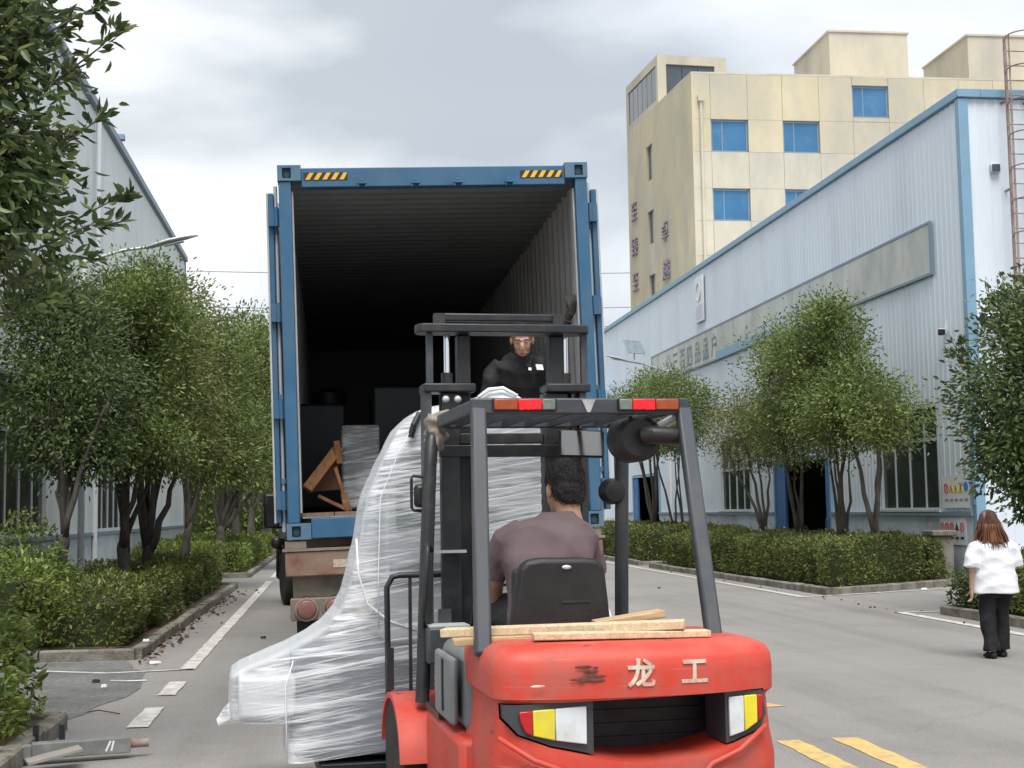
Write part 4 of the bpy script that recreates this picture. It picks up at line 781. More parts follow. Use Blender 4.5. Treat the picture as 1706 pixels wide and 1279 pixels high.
# ------------------------------------------------------------------ cargo inside the container
wood = M('raw_timber', (.50, .36, .20), .75, var=.18, scale=3, stretch=(1, 14, 14), bump=.15, bscale=40, dirt=(.33, .22, .12), damt=.35, dscale=4)
wood_o = M('orange_timber', (.30, .135, .05), .7, var=.25, scale=3, stretch=(3, 3, 3), dirt=(.13, .07, .035), damt=.4, dscale=4)
wood_pale = M('pale_timber', (.62, .50, .33), .75, var=.14, scale=3, stretch=(14, 2, 14), dirt=(.45, .32, .19), damt=.35, dscale=5)
mach_g = M('machine_grey', (.15, .17, .19), .5, var=.15, scale=3); mach_d = M('machine_dark', (.009, .011, .014), .5, var=.2, scale=3)
def plank(label, a, b, w, h, mat, up_=(0, 0, 1), group=None, name='timber_brace', cat='plank'):
    a, b = Vector(a), Vector(b); o = MB().bar(a-a, b-a, w, h, up_).build(name, mat, None, bevel=.004, loc=a); return tag(o, label, cat, group)
GB = 'timber braces inside the container'
plank('slanting orange timber brace leaning left inside the container', (-.22, 12.05, 1.80), (.05, 12.3, 2.16), .09, .04, wood_o, (0, -1, .3), GB)
plank('upright reddish timber stub at the top of the braces', (.06, 12.25, 2.02), (.03, 12.25, 2.22), .055, .05, wood_o, (0, -1, 0), GB)
plank('long steep orange brace crossing in front of the wrapped crate', (.02, 12.1, 1.98), (.13, 12.0, 1.60), .03, .06, wood_o, (0, -1, 0), GB)
plank('short broad orange brace standing on the container floor', (.13, 11.95, 1.60), (.09, 12.05, 1.76), .06, .035, wood_o, (0, -1, 0), GB)
plank('thin orange brace running along the container floor', (-.12, 12.1, 1.74), (.14, 11.9, 1.61), .03, .04, wood_o, (0, -1, 0), GB)
MB_ = MB().add([(-.22, 12.2, 1.78), (.04, 12.35, 2.12), (.06, 12.35, 1.80), (-.22, 12.23, 1.78), (.04, 12.38, 2.12), (.06, 12.38, 1.80)], [(0, 1, 2), (5, 4, 3), (0, 3, 4, 1), (1, 4, 5, 2), (2, 5, 3, 0)])
tag(MB_.build('brace_gap_shade', M('brown_gap_shade', (.10, .05, .024), .7, var=.3, scale=8)), 'triangular dark brown panel painting the shade between the braces', 'shade panel')  # brown panel whose dark colour stands for shade inside the open triangle
cr1 = thing('wrapped_crate', 'small dark crate in cling film beside the orange braces', 'crate', (.25, 12.75, 1.63))
MB().box(-.16, .14, -.3, .3, 0, .72).build('crate', mach_d, cr1, bevel=.02)
MB().box(.15, .75, .6, 1.8, 0, 1.2).box(-.7, -.1, .9, 2.0, 0, 1.05).build('machine_block', mach_d, thing('machine', 'dark machine deep inside the container behind the braces', 'machine', (.23, 13.1, 1.63)), bevel=.03)
kn = thing('knob_machine', 'dark machine with a white ball knob inside the container', 'machine', (-.05, 16.2, 1.66)); MB().lathe([(.22, 0), (.22, .75), (.12, .8), (.1, 1.1), (.2, 1.15), (.2, 1.3), (.05, 1.36)], (0, 0, 0), 'z', 20).build('body', mach_d, kn, smooth=True)
MB().ell((-.02, -.3, .98), (.02, .02, .02)).build('ball_knob', white_m, kn, smooth='all'); MB().cyl((-.02, -.3, .97), (-.0, -.1, .7), .008, 8).build('lever', steel, kn)
sling = MB().tube([(-.34, 11.3, 1.62), (-.3, 11.4, 1.75), (-.36, 11.5, 1.9), (-.33, 11.5, 1.62)], .025, 8).build('black_strap', rubber); tag(sling, 'black strap hanging just inside the left container wall', 'strap')

# ------------------------------------------------------------------ forklift
FO, FA = (1.17, 5.5, 0), rad(4.3)
f_red = M('forklift_red', (.56, .05, .028), .48, var=.1, scale=2.2, dirt=(.40, .10, .075), damt=.45, dscale=4.5, bump=.06, bscale=35, coord='obj')
f_pale = M('engine_cover_grey', (.15, .17, .18), .5, var=.12, scale=3, dirt=(.24, .24, .23), damt=.4, dscale=4)
f_guard = M('guard_grey', (.042, .05, .062), .45, var=.12, scale=3, dirt=(.075, .076, .08), damt=.35, dscale=6)
cushion = M('seat_vinyl', (.009, .0085, .01), .5, var=.15, scale=8, bump=.15, bscale=150, dirt=(.02, .019, .02), damt=.3)
def red_wear():
    t = f_red.node_tree; lk = t.links.new; p = t.nodes['Principled BSDF']; old = p.inputs['Base Color'].links[0].from_socket
    tc_ = t.nodes.new('ShaderNodeTexCoord')
    for scl, lo, hi, col in (((2.5, 2.5, 120), .66, .72, (.62, .24, .19)), ((7, 7, 16), .66, .70, (.11, .035, .025)), ((40, 40, 40), .72, .76, (.20, .06, .045))):
        m_ = t.nodes.new('ShaderNodeMapping'); m_.inputs['Scale'].default_value = scl; m_.inputs['Rotation'].default_value = (0, .06, 0); lk(tc_.outputs['Object'], m_.inputs[0])
        n_ = t.nodes.new('ShaderNodeTexNoise'); n_.inputs['Scale'].default_value = 1; n_.inputs['Detail'].default_value = 4; lk(m_.outputs[0], n_.inputs['Vector'])
        r = t.nodes.new('ShaderNodeMapRange'); r.inputs[1].default_value = lo; r.inputs[2].default_value = hi; r.inputs[4].default_value = .75; lk(n_.outputs['Fac'], r.inputs[0])
        mx_ = t.nodes.new('ShaderNodeMix'); mx_.data_type = 'RGBA'; lk(r.outputs[0], mx_.inputs[0]); lk(old, mx_.inputs[6]); mx_.inputs[7].default_value = (*col, 1); old = mx_.outputs[2]
    lk(old, p.inputs['Base Color'])
red_wear()
fk = thing('forklift', 'red and charcoal forklift seen from behind, carrying the wrapped machine', 'forklift', FO, FA)
def plan(w, ins, vf, z):
    pts = [(-w+ins, vf)]
    r = .13-ins*.5
    for a in np.linspace(math.pi, 1.5*math.pi, 8): pts.append((-w+ins+r+r*math.cos(a), .05+ins+r+r*math.sin(a)))
    for u in np.linspace(-w+ins+r, w-ins-r, 9)[1:-1]: pts.append((u, .05+ins-.05*(1-(u/w)**2)))
    for a in np.linspace(1.5*math.pi, 2*math.pi, 8): pts.append((w-ins-r+r*math.cos(a), .05+ins+r+r*math.sin(a)))
    pts.append((w-ins, vf)); return [(u+.045, v, z) for u, v in pts]
lv = [(.56, .05, .25), (.585, .01, .34), (.59, 0, .5), (.592, .0, .60), (.588, .012, .70), (.585, .02, .835), (.59, .0, .86), (.592, 0, .95), (.592, .004, 1.0), (.59, .02, 1.032), (.588, .05, 1.05), (.585, .10, 1.06)]
rings = [plan(w, i, .78, z) for w, i, z in lv]; n = len(rings[0]); v = [p for r in rings for p in r]
f = [(i*n+j, i*n+(j+1) % n, (i+1)*n+(j+1) % n, (i+1)*n+j) for i in range(len(rings)-1) for j in range(n)] + [tuple(range(n-1, -1, -1)), tuple((len(rings)-1)*n+j for j in range(n))]
import bmesh
def boolean(mesh, cutter):
    def mk(m):
        b = bmesh.new(); b.from_mesh(m); bmesh.ops.recalc_face_normals(b, faces=b.faces); b.to_mesh(m); b.free(); o = bpy.data.objects.new('b', m); COL.objects.link(o); return o
    a, b = mk(mesh), mk(cutter); md = a.modifiers.new('b', 'BOOLEAN'); md.operation = 'DIFFERENCE'; md.object = b; md.solver = 'EXACT'
    r = bpy.data.meshes.new_from_object(a.evaluated_get(bpy.context.evaluated_depsgraph_get())); bpy.data.objects.remove(a); bpy.data.objects.remove(b); return r
opening = [(-.515, .842), (.56, .866), (.575, .76), (.545, .70), (.43, .655), (.28, .615), (.12, .602), (-.03, .608), (-.16, .632), (-.33, .672), (-.46, .72), (-.515, .78)]
cwm = boolean(MB().add(v, f).mesh('counterweight'), MB().prism(opening, 'y', -.3, .45).mesh('cut'))
cw = obj('counterweight', cwm, f_red, fk); cwm.polygons.foreach_set('use_smooth', [True]*len(cwm.polygons)); cwm.set_sharp_from_angle(angle=rad(38))
MB().box(-.5, .56, .40, .44, .6, .87).build('grille', black_pl, cw)
for i in range(4): MB().box(-.14, .41, .385, .398, .64+i*.055, .65+i*.055).build('grille_slat', black_pl, cw)
f_sur = M('lamp_surround', (.045, .052, .06), .45, var=.1)
for poly in ([(-.508, .838), (-.155, .848), (-.155, .640), (-.33, .68), (-.455, .727), (-.508, .785)], [(.395, .858), (.553, .861), (.567, .765), (.54, .708), (.43, .664), (.395, .655)]):
    MB().prism(poly, 'y', .055 if poly[0][0] < 0 else .06, .30).build('lamp_surround', f_sur, cw)
lr = M('reflector_red', (.45, .012, .015), .3, var=.05); ly = M('reflector_yellow', (.70, .60, .03), .35, var=.06, scale=12, dirt=(.5, .42, .1), damt=.2); lw = M('reflector_white', (.66, .69, .72), .3, var=.06, scale=10, dirt=(.5, .5, .48), damt=.3, dscale=8)
for nm, mt, poly in (('reflector', lr, [(-.455, .815), (-.402, .818), (-.402, .722), (-.43, .735), (-.45, .775)]), ('reflector', ly, [(-.4, .818), (-.312, .822), (-.312, .70), (-.4, .722)]), ('reflector', lw, [(-.31, .822), (-.185, .828), (-.185, .68), (-.31, .70)]),
                     ('reflector', lw, [(.408, .838), (.47, .841), (.47, .70), (.408, .682)]), ('reflector', ly, [(.472, .841), (.527, .843), (.527, .735), (.472, .70)]), ('reflector', lr, [(.529, .843), (.553, .842), (.545, .752), (.529, .738)])):
    MB().prism(poly, 'y', .038 if poly[0][0] < 0 else .045, .056 if poly[0][0] < 0 else .061).build(nm, mt, cw, bevel=.004)
letter_m = M('lettering_cream', (.66, .58, .47), .6, var=.12, scale=15, dirt=(.45, .2, .14), damt=.45, dscale=14)
for ch, u in (('龙', .03), ('工', .252)):
    tm = text_mesh(ch, .115, .006, .0028); o = obj('lettering', tm, letter_m, cw, (u, .0005+.012*(u/.3)**2, .944)); o.rotation_euler = (math.pi/2, 0, rad(4)*u/.3)
scr = M('scrape_rust', (.13, .045, .03), .8, var=.4, scale=20)
for k in range(16):
    u0_ = -.19+random.uniform(-.045, .05); z_ = .955+random.uniform(-.03, .03); MB().ell((u0_, .0015, z_), (random.uniform(.012, .04), .0015, random.uniform(.003, .007)), 10, 5).build('scrape', scr, cw)
MB().ell((-.385, .0145, .915), (.03, .0015, .005), 10, 5).build('scrape', letter_m, cw)
for s_ in (-1, 1):   # moulded ridge lines on the lower counterweight
    MB().tube([(.012+s_*(.55-.0), .05, .72-.0), (.012+s_*.42, .004, .635), (.012+s_*.30, -.004, .59), (.012+s_*.22, -.006, .5), (.012+s_*.18, -.006, .3)], .011, 8).build('moulded_ridge', f_red, cw, smooth='all')
# chassis, engine cover, fenders
MB().box(-.60, .60, .6, 1.62, .16, .63).build('frame', f_red, fk, bevel=.03)
MB().box(-.55, .55, .70, 1.42, .632, .99).build('engine_cover', f_pale, fk, bevel=.05, seg=3)
MB().box(-.605, -.57, .79, 1.28, .66, .955).build('side_panel', f_pale, fk, bevel=.02)
MB().box(-.612, -.606, 1.0, 1.03, .7, .93).build('side_latch', black_pl, fk)
for sx in (-1, 1):
    pts = []
    for a in np.linspace(rad(8), rad(172), 20): pts.append((2.0-.43*math.cos(a), .32+.345*math.sin(a)))
    inn = [(2.0-.40*math.cos(a), .32+.315*math.sin(a)) for a in np.linspace(rad(172), rad(8), 20)]
    MB().prism(pts+inn, 'x', *sorted((sx*.735, sx*.47))).build('fender', f_red, fk, smooth=True)
    MB().box(*sorted((sx*.60, sx*.47)), 1.2, 1.62, .632, .66).build('step_plate', steel_dark, fk)
    wheel(fk, (sx*.615, 2.0, .33), .33, .22, 'x', M('wheel_rim_grey', (.2, .2, .19), .6, var=.15), name='drive_wheel', sgn=sx)
    wheel(fk, (sx*.45, .35, .25), .25, .17, 'x', steel, name='steer_wheel', sgn=sx)
    MB().bar((sx*.5-.06*0, 1.55, .6), (sx*.36-.06, 2.15, 1.05), .07, .07).build('tilt_cylinder', steel_dark, fk)
MB().box(-.50, .46, 1.62, 1.95, .35, .98).build('dash_cowl', steel_dark, fk, bevel=.02)
MB().box(-.585, -.36, 1.62, 1.82, .84, 1.02).build('control_box', f_guard, fk, bevel=.012); MB().box(-.575, -.37, 1.63, 1.81, 1.021, 1.028).build('box_lid', M('box_lid_pale', (.45, .5, .48), .5), fk)
for k, (a, b, r) in enumerate([((-.50, 1.6, .64), (-.34, 1.75, 1.0), .022), ((-.52, 1.5, .70), (-.44, 1.62, .98), .018), ((-.47, 1.45, .66), (-.36, 1.5, .95), .03), ((-.42, 1.55, .7), (-.33, 1.7, .98), .016)]):
    a, b = Vector(a), Vector(b); MB().tube([a, a.lerp(b, .3)+Vector((-.05, -.03, .08)), a.lerp(b, .7)+Vector((-.02, -.04, .06)), b], r, 8).build('hose', rubber, fk, smooth='all')
MB().ell((-.48, 1.48, .68), (.05, .06, .04)).build('valve_block', t_rust, fk)
# levers and steering wheel
for u in (-.36, -.33, -.29, -.25): MB().tube([(u, 1.68, .98), (u+.015, 1.6, 1.18), (u+.02, 1.56, 1.32)], [.012, .009, .016], 8).build('lever', black_pl, fk)
st = MB().tube([(-.10, 1.72, .98), (-.10, 1.50, 1.22)], .03, 10).build('steering_column', black_pl, fk)
sw_c = Vector((-.10, 1.49, 1.23)); e1, e2 = Vector((1, 0, 0)), Vector((0, .66, .75)).normalized()
MB().tube([sw_c+(e1*math.cos(a)+e2*math.sin(a))*.17 for a in np.linspace(0, 2*math.pi, 25)], .013, 8).bar(sw_c-e1*.17, sw_c+e1*.17, .03, .012).build('steering_wheel', black_pl, st)
# seat
sb_ = [(-.353, 1.0), (-.36, 1.06), (-.318, 1.34), (-.285, 1.378), (-.22, 1.388), (-.02, 1.385), (.045, 1.378), (.073, 1.34), (.10, 1.07), (.096, 1.0)]
MB().prism(sb_, 'y', .66, .74).build('seat_back', cushion, fk, bevel=.025, seg=3)
MB().box(-.33, .07, .741, .80, 1.02, 1.34).build('back_cushion', cushion, fk, bevel=.025, seg=3)
MB().box(-.36, .10, .78, 1.28, .995, 1.06).build('seat_cushion', cushion, fk, bevel=.03, seg=3)
MB().box(-.13, .0, .655, .659, 1.19, 1.2).build('seat_seam', steel_dark, fk)
for u, z in ((-.27, 1.045), (.0, 1.05), (-.105, 1.345)): MB().ell((u, .655, z), (.022, .008, .01)).build('seat_bolt', galv, fk, smooth='all')
MB().tube([(.115, .85, 1.02), (.14, .85, 1.08), (.14, .95, 1.16), (.12, 1.05, 1.14)], .02, 8).build('seat_belt_holder', white_m, fk, smooth='all')
# overhead guard
def gp(pts, w=.075, name='guard_post'): 
    m = MB()
    for a, b in zip(pts[:-1], pts[1:]): m.bar(a, b, w, w*.8, (0, 1, 0))
    return m.build(name, f_guard, fk, bevel=.012)
gp([(-.53, .40, 1.0), (-.455, .85, 2.06)], .07); gp([(.48, .40, 1.0), (.515, .85, 2.06)], .07)
def post(path, r): return MB().tube(path, r, 12).build('guard_post', steel_dark, fk, smooth=True)
post([(-.60, 1.75, .64), (-.592, 1.755, .8), (-.565, 1.80, 1.3), (-.535, 1.86, 1.80), (-.52, 1.89, 1.95), (-.50, 1.95, 2.03), (-.48, 2.02, 2.07)], .036)
post([(.455, 1.75, .64), (.455, 1.76, 1.0), (.475, 1.80, 1.4), (.505, 1.86, 1.85), (.515, 1.89, 1.97), (.53, 1.95, 2.04), (.54, 2.02, 2.07)], .036)
MB().tube([(-.545, 1.74, 1.4), (-.57, 1.69, 1.44), (-.58, 1.66, 1.40), (-.60, 1.65, 1.1), (-.59, 1.72, 1.02)], .014, 8).build('grab_handle', steel_dark, fk, smooth='all')
MB().box(-.487, .537, .82, .88, 2.032, 2.105).build('guard_rear_bar', f_guard, fk, bevel=.008)
for u in (-.46, .507): MB().box(u-.03, u+.03, .882, 2.06, 2.036, 2.10).build('guard_side_rail', f_guard, fk, bevel=.008)
MB().box(-.43, .476, 2.0, 2.06, 2.04, 2.098).build('guard_front_bar', f_guard, fk, bevel=.008)
for i in range(7): u = -.36+i*.127; MB().box(u-.012, u+.012, .882, 1.998, 2.045, 2.09).build('guard_slat', f_guard, fk)
lamp_r = emis('tail_lamp_red', (.7, .008, .012), .3); lamp_a = M('tail_lamp_amber', (.32, .06, .015), .3, var=.2, scale=40); lamp_w = M('tail_lamp_clear', (.15, .18, .15), .3, var=.3, scale=50)
vt = lamp_r.node_tree; vo = vt.nodes.new('ShaderNodeTexVoronoi'); vo.inputs['Scale'].default_value = 55; vg = vt.nodes.new('ShaderNodeNewGeometry'); vt.links.new(vg.outputs['Position'], vo.inputs['Vector'])
vm = vt.nodes.new('ShaderNodeMapRange'); vm.inputs[1].default_value = .0; vm.inputs[2].default_value = .55; vm.inputs[3].default_value = 1.1; vm.inputs[4].default_value = .05; vt.links.new(vo.outputs['Distance'], vm.inputs[0]); vt.links.new(vm.outputs[0], vt.nodes['Principled BSDF'].inputs['Emission Strength'])
for base, order in ((-.39, (lamp_a, lamp_r, lamp_w)), (.195, (lamp_w, lamp_r, lamp_a))):
    u = base; tl = MB().box(base-.006, base+.29, .806, .8195, 2.046, 2.1).build('tail_lamp', black_pl, fk)
    for mt in order:
        w_ = .06 if mt is lamp_w else .108
        MB().box(u, u+w_, .795, .8055, 2.05, 2.098).build('lens', mt, tl, bevel=.004); u += w_+.003
MB().prism([(.02, 2.098), (.085, 2.098), (.06, 2.04), (.045, 2.04)], 'y', .813, .8195).build('emblem', M('emblem_grey', (.34, .35, .35), .4, var=.3, scale=40), fk)
# air cleaner, mirrors, work lamps
ac = MB().lathe([(.03, -.13), (.085, -.13), (.11, -.11), (.112, .05), (.095, .11), (.06, .13)], (.315, 1.02, 1.925), 'y', 28).build('air_cleaner', black_pl, fk, smooth=True)
MB().tube([(.33, .86, 1.93), (.36, .83, 1.935), (.44, .83, 1.93), (.53, .84, 1.925), (.55, .86, 1.92)], .042, 14).build('intake_pipe', black_pl, ac, smooth=True); MB().cyl((.515, .838, 1.926), (.528, .84, 1.925), .046, 16).build('hose_clamp', galv, ac)
MB().tube([(.43, .95, 1.98), (.5, .92, 2.02), (.53, .9, 2.03)], .022, 10).build('intake_pipe', galv, ac, smooth=True)
mir = MB().box(-.122, .122, 0, .03, -.075, .075).build('rear_mirror', black_pl, fk, bevel=.028, seg=3, loc=(.29, 1.88, 1.948)); mir.rotation_euler = (rad(-6), rad(2), rad(-8))
glm = bpy.data.materials.new('mirror_glass'); glm.use_nodes = True; p_ = glm.node_tree.nodes['Principled BSDF']; p_.inputs['Metallic'].default_value = 1; p_.inputs['Roughness'].default_value = .08; p_.inputs['Base Color'].default_value = (.36, .33, .30, 1)
MB().box(-.11, .11, -.004, -.001, -.064, .064).build('mirror_glass', glm, mir)
MB().tube([(.29, 1.91, 2.02), (.29, 1.96, 2.06)], .012, 8).build('mirror_stalk', black_pl, fk)
lm = MB().box(-.612, -.545, 1.86, 1.93, 1.62, 1.74).build('work_lamp', black_pl, fk, bevel=.02); MB().tube([(-.54, 1.9, 1.775), (-.615, 1.9, 1.785), (-.625, 1.9, 1.77), (-.625, 1.9, 1.62), (-.615, 1.9, 1.605), (-.545, 1.9, 1.6)], .008, 8).build('lamp_bracket', black_pl, lm)
MB().lathe([(.02, -.06), (.055, -.05), (.07, 0), (.07, .04)], (.445, 1.84, 1.69), 'y', 20).build('work_lamp', black_pl, fk, smooth=True)
# mast
mc = -.065
MB().box(mc-.36, mc-.26, 2.14, 2.24, .08, 2.24).build('mast_rail', steel_dark, fk, bevel=.006); MB().box(mc+.21, mc+.35, 2.14, 2.24, .08, 2.24).build('mast_rail', steel_dark, fk, bevel=.006)
for u in (mc-.435, mc+.43): MB().box(u-.018, u+.018, 2.12, 2.30, .1, 2.24).build('mast_side_plate', f_guard, fk)
for a, b in ((-.526, -.24), (.158, .405)): MB().box(a, b, 2.1, 2.3, 2.243, 2.290).build('mast_top_plate', steel_dark, fk, bevel=.008)
for a, b in ((-.315, -.245), (.207, .288)): MB().box(a, b, 2.24, 2.34, .3, 2.57).build('inner_mast_rail', steel_dark, fk, bevel=.006)
for a in (-.50, .37): MB().box(a, a+.034, 2.16, 2.2, 2.291, 2.57).build('inner_mast_flange', f_guard, fk)
for u in (-.374, .30): 
    cy = MB().cyl((u, 2.26, .2), (u, 2.26, 2.36), .034, 16).build('lift_cylinder', steel_dark, fk, smooth=True); MB().cyl((u, 2.26, 2.36), (u, 2.26, 2.575), .017, 14).build('piston_rod', chrome, cy, smooth=True)
bb = [(mc-.455+.04*math.cos(a), 2.2+.09*math.sin(a)) for a in np.linspace(math.pi*1.5, math.pi*.5, 8)] + [(mc+.445+.04*math.cos(a), 2.2+.09*math.sin(a)) for a in np.linspace(math.pi*.5, -math.pi*.5, 8)]
MB().prism(bb, 'z', 2.572, 2.618).build('mast_crosshead', steel_dark, fk, bevel=.006)
MB().box(mc-.36, mc+.37, 2.33, 2.40, 2.662, 2.706).build('mast_top_bar', steel_dark, fk, bevel=.008)
for u in (mc-.34, mc+.34): MB().box(u-.03, u+.03, 2.3, 2.36, 2.62, 2.70).build('mast_top_lug', steel_dark, fk)
MB().box(mc-.258, mc+.208, 2.15, 2.2, 1.962, 2.02).box(mc-.37, mc+.36, 2.135, 2.2-.001, 1.89, 1.955).build('mast_cross_member', steel_dark, fk, bevel=.005)
MB().box(mc-.258, mc+.208, 2.16, 2.2, .4, .55).build('mast_cross_member', steel_dark, fk)
for u in (-.297, .17):
    m = MB()
    for i in range(58): z = .55+i*.03; m.box(u-.012, u+.012, 2.265, 2.28, z, z+.022) if i % 2 else m.box(u-.016, u+.016, 2.26, 2.285, z-.004, z+.026)
    tag(m.build('lift_chain', rubber, fk), kind='stuff')
for k, (u, sw_) in enumerate(((-.235, .03), (-.20, -.02))): MB().tube([(u, 2.2, .6), (u+sw_, 2.16, 1.0), (u, 2.18, 1.4), (u, 2.2, 1.9)], .012, 8).build('hydraulic_hose', rubber, fk, smooth='all')
for u, z in ((-.41, 2.2), (-.345, 2.2)): MB().ell((u, 2.08, z), (.02, .02, .02)).build('bolt_head', galv, fk)
MB().box(mc-.44, mc-.24, 2.09, 2.13, 1.375, 1.39).build('hose_clamp', galv, fk)
# carriage, load backrest, forks
m = MB().tube([(-.62, 2.5, .5), (-.685, 2.5, .56), (-.69, 2.5, 1.18), (-.66, 2.5, 1.235), (-.62, 2.5, 1.245), (.5, 2.5, 1.245), (.555, 2.5, 1.18), (.55, 2.5, .56)], .017, 10); m.build('load_backrest', steel_dark, fk, smooth=True)
for u in (-.56, -.33, -.19, .05, .20, .34): MB().bar((u, 2.5, .5), (u, 2.5, 1.235), .018, .018, (0, 1, 0)).build('backrest_bar', steel_dark, fk)
MB().box(-.30, .17, 2.46, 2.49, 1.30, 1.345).box(-.30, -.27, 2.46, 2.49, 1.2, 1.299).build('backrest_yoke', steel_dark, fk)
MB().box(-.69, .56, 2.46, 2.54, .42, .54).box(-.69, .56, 2.46, 2.54, .12, .22).build('carriage_bar', steel_dark, fk, bevel=.006)
MB().box(-.70, -.66, 2.44, 2.48, .62, .85).build('backrest_bracket', steel_dark, fk)
for u in (-.36, .24): MB().box(u-.06, u+.06, 2.542, 2.585, .06, .56).box(u-.06, u+.06, 2.586, 3.65, .06, .1).build('fork', steel_dark, fk, bevel=.006)
# rag on the guard
rg_ = MB().loft([((-.475, 1.98, 2.12), (.06, 0, .01), (0, .10, 0)), ((-.478, 1.97, 2.07), (.065, 0, 0), (0, .11, 0)), ((-.49, 1.95, 1.98), (.06, 0, 0), (0, .09, .01)), ((-.50, 1.94, 1.90), (.045, 0, 0), (0, .06, 0))], 20)
rgo = obj('work_glove', remesh(rg_, .012, 2, .02, 30, 4), M('dirty_cloth', (.26, .225, .19), .9, var=.35, scale=25), None, FO, FA); tag(rgo, 'dirty cloth wrapped over the front left corner of the forklift guard', 'cloth')
# planks lying on the counterweight (forklift frame)
fm = Matrix.Translation(FO) @ Matrix.Rotation(FA, 4, 'Z')
GP = 'loose planks on the forklift'
for lb, a, b, w, h in (('long pale plank sticking out left over the engine cover', (-.66, .64, 1.08), (.30, .26, 1.115), .11, .035), ('thin plank lying along the front edge of the counterweight', (-.34, .30, 1.082), (.40, .25, 1.076), .085, .028), ('upper plank resting crosswise on the others behind the seat', (-.02, .52, 1.105), (.28, .50, 1.145), .12, .03), ('short splintered plank end at the left of the pile', (-.64, .50, 1.05), (-.30, .48, 1.06), .09, .03)):
    A_, B_ = fm @ Vector(a), fm @ Vector(b); plank(lb, A_, B_, w, h, wood_pale if 'thin' in lb or 'long' in lb else wood, (0, 0, 1), GP, 'wooden_plank')

# ------------------------------------------------------------------ wrapped machine on the forks
def film_material():
    m = bpy.data.materials.new('stretch_film'); m.use_nodes = True; t = m.node_tree; lk = t.links.new; p = t.nodes['Principled BSDF']
    tc_ = t.nodes.new('ShaderNodeTexCoord'); vals = []
    for rot, scl, sd_ in ((11, (.5, .5, 62), 0), (4, (.6, .6, 48), 3.7), (8, (.35, .35, 110), 8.1), (-6, (.8, .8, 40), 5)):
        mp_ = t.nodes.new('ShaderNodeMapping'); mp_.inputs['Rotation'].default_value = (0, rad(rot), 0); mp_.inputs['Location'].default_value = (sd_, sd_, sd_)
        m2 = t.nodes.new('ShaderNodeMapping'); m2.inputs['Scale'].default_value = scl
        lk(tc_.outputs['Object'], mp_.inputs[0]); lk(mp_.outputs[0], m2.inputs[0])
        n_ = t.nodes.new('ShaderNodeTexNoise'); n_.inputs['Scale'].default_value = 1; n_.inputs['Detail'].default_value = 3; n_.inputs['Distortion'].default_value = .35; lk(m2.outputs[0], n_.inputs['Vector']); vals.append(n_.outputs['Fac'])
    big = t.nodes.new('ShaderNodeTexNoise'); big.inputs['Scale'].default_value = 1.6; big.inputs['Detail'].default_value = 3; lk(tc_.outputs['Object'], big.inputs['Vector'])
    def math_(op, a, b): 
        n_ = t.nodes.new('ShaderNodeMath'); n_.operation = op
        for i, q in enumerate((a, b)):
            if isinstance(q, (int, float)): n_.inputs[i].default_value = q
            else: lk(q, n_.inputs[i])
        return n_.outputs[0]
    s1 = math_('MAXIMUM', vals[0], vals[1]); s2 = math_('MAXIMUM', vals[2], math_('MULTIPLY', vals[3], .97)); st = math_('ADD', math_('MULTIPLY', s1, .6), math_('MULTIPLY', s2, .4))
    st = math_('ADD', st, math_('MULTIPLY', math_('SUBTRACT', big.outputs['Fac'], .5), .62))
    mr_ = t.nodes.new('ShaderNodeMapRange'); mr_.inputs[1].default_value = .475; mr_.inputs[2].default_value = .665; mr_.inputs[3].default_value = .20; mr_.inputs[4].default_value = .88; lk(st, mr_.inputs[0])
    fr_ = t.nodes.new('ShaderNodeLayerWeight'); fr_.inputs[0].default_value = .35; lk(math_('MAXIMUM', mr_.outputs[0], math_('MULTIPLY', fr_.outputs['Facing'], .95)), p.inputs['Alpha']); p.inputs['Base Color'].default_value = (.84, .87, .91, 1); p.inputs['Roughness'].default_value = .22; p.inputs['Specular IOR Level'].default_value = .6
    b = t.nodes.new('ShaderNodeBump'); b.inputs['Strength'].default_value = .6; b.inputs['Distance'].default_value = .02; lk(st, b.inputs['Height']); lk(b.outputs[0], p.inputs['Normal'])
    return m
film = film_material()
wm = thing('wrapped_machine', 'large machine wrapped in white stretch film on the forklift forks', 'machine', FO, FA)
lvl = [(.20, -1.235, .47, 2.66, 3.45), (.42, -1.24, .47, 2.655, 3.45), (.435, -1.50, .47, 2.66, 3.45), (.46, -1.555, .47, 2.66, 3.45), (.55, -1.55, .47, 2.66, 3.45), (.69, -1.545, .47, 2.66, 3.45), (.725, -1.50, .47, 2.665, 3.45), (.82, -1.26, .47, 2.68, 3.44), (.885, -1.1, .47, 2.69, 3.43), (.935, -1.01, .47, 2.70, 3.42), (1.03, -.93, .47, 2.71, 3.4), (1.15, -.88, .47, 2.72, 3.4), (1.3, -.845, .47, 2.72, 3.4), (1.44, -.81, .47, 2.72, 3.4), (1.56, -.79, .47, 2.725, 3.4), (1.68, -.77, .47, 2.73, 3.4), (1.80, -.725, .47, 2.735, 3.4), (1.92, -.67, .46, 2.74, 3.4), (2.09, -.58, .36, 2.75, 3.38), (2.165, -.5, .29, 2.76, 3.35), (2.21, -.43, .25, 2.78, 3.3), (2.25, -.2, .2, 2.82, 3.2), (2.285, -.07, .16, 2.86, 3.1), (2.33, -.01, .09, 2.9, 3.0)]
zs = np.array([l[0] for l in lvl]); NZ = 150; zz = np.interp(np.linspace(0, len(lvl)-1, NZ), np.arange(len(lvl)), zs); NP = 180; v = []
prm = [np.interp(zz, zs, [l[i] for l in lvl]) for i in range(1, 5)]
ii = np.linspace(0, len(lvl)-1, NZ); prm = [np.interp(ii, np.arange(len(lvl)), [l[i] for l in lvl]) for i in range(1, 5)]
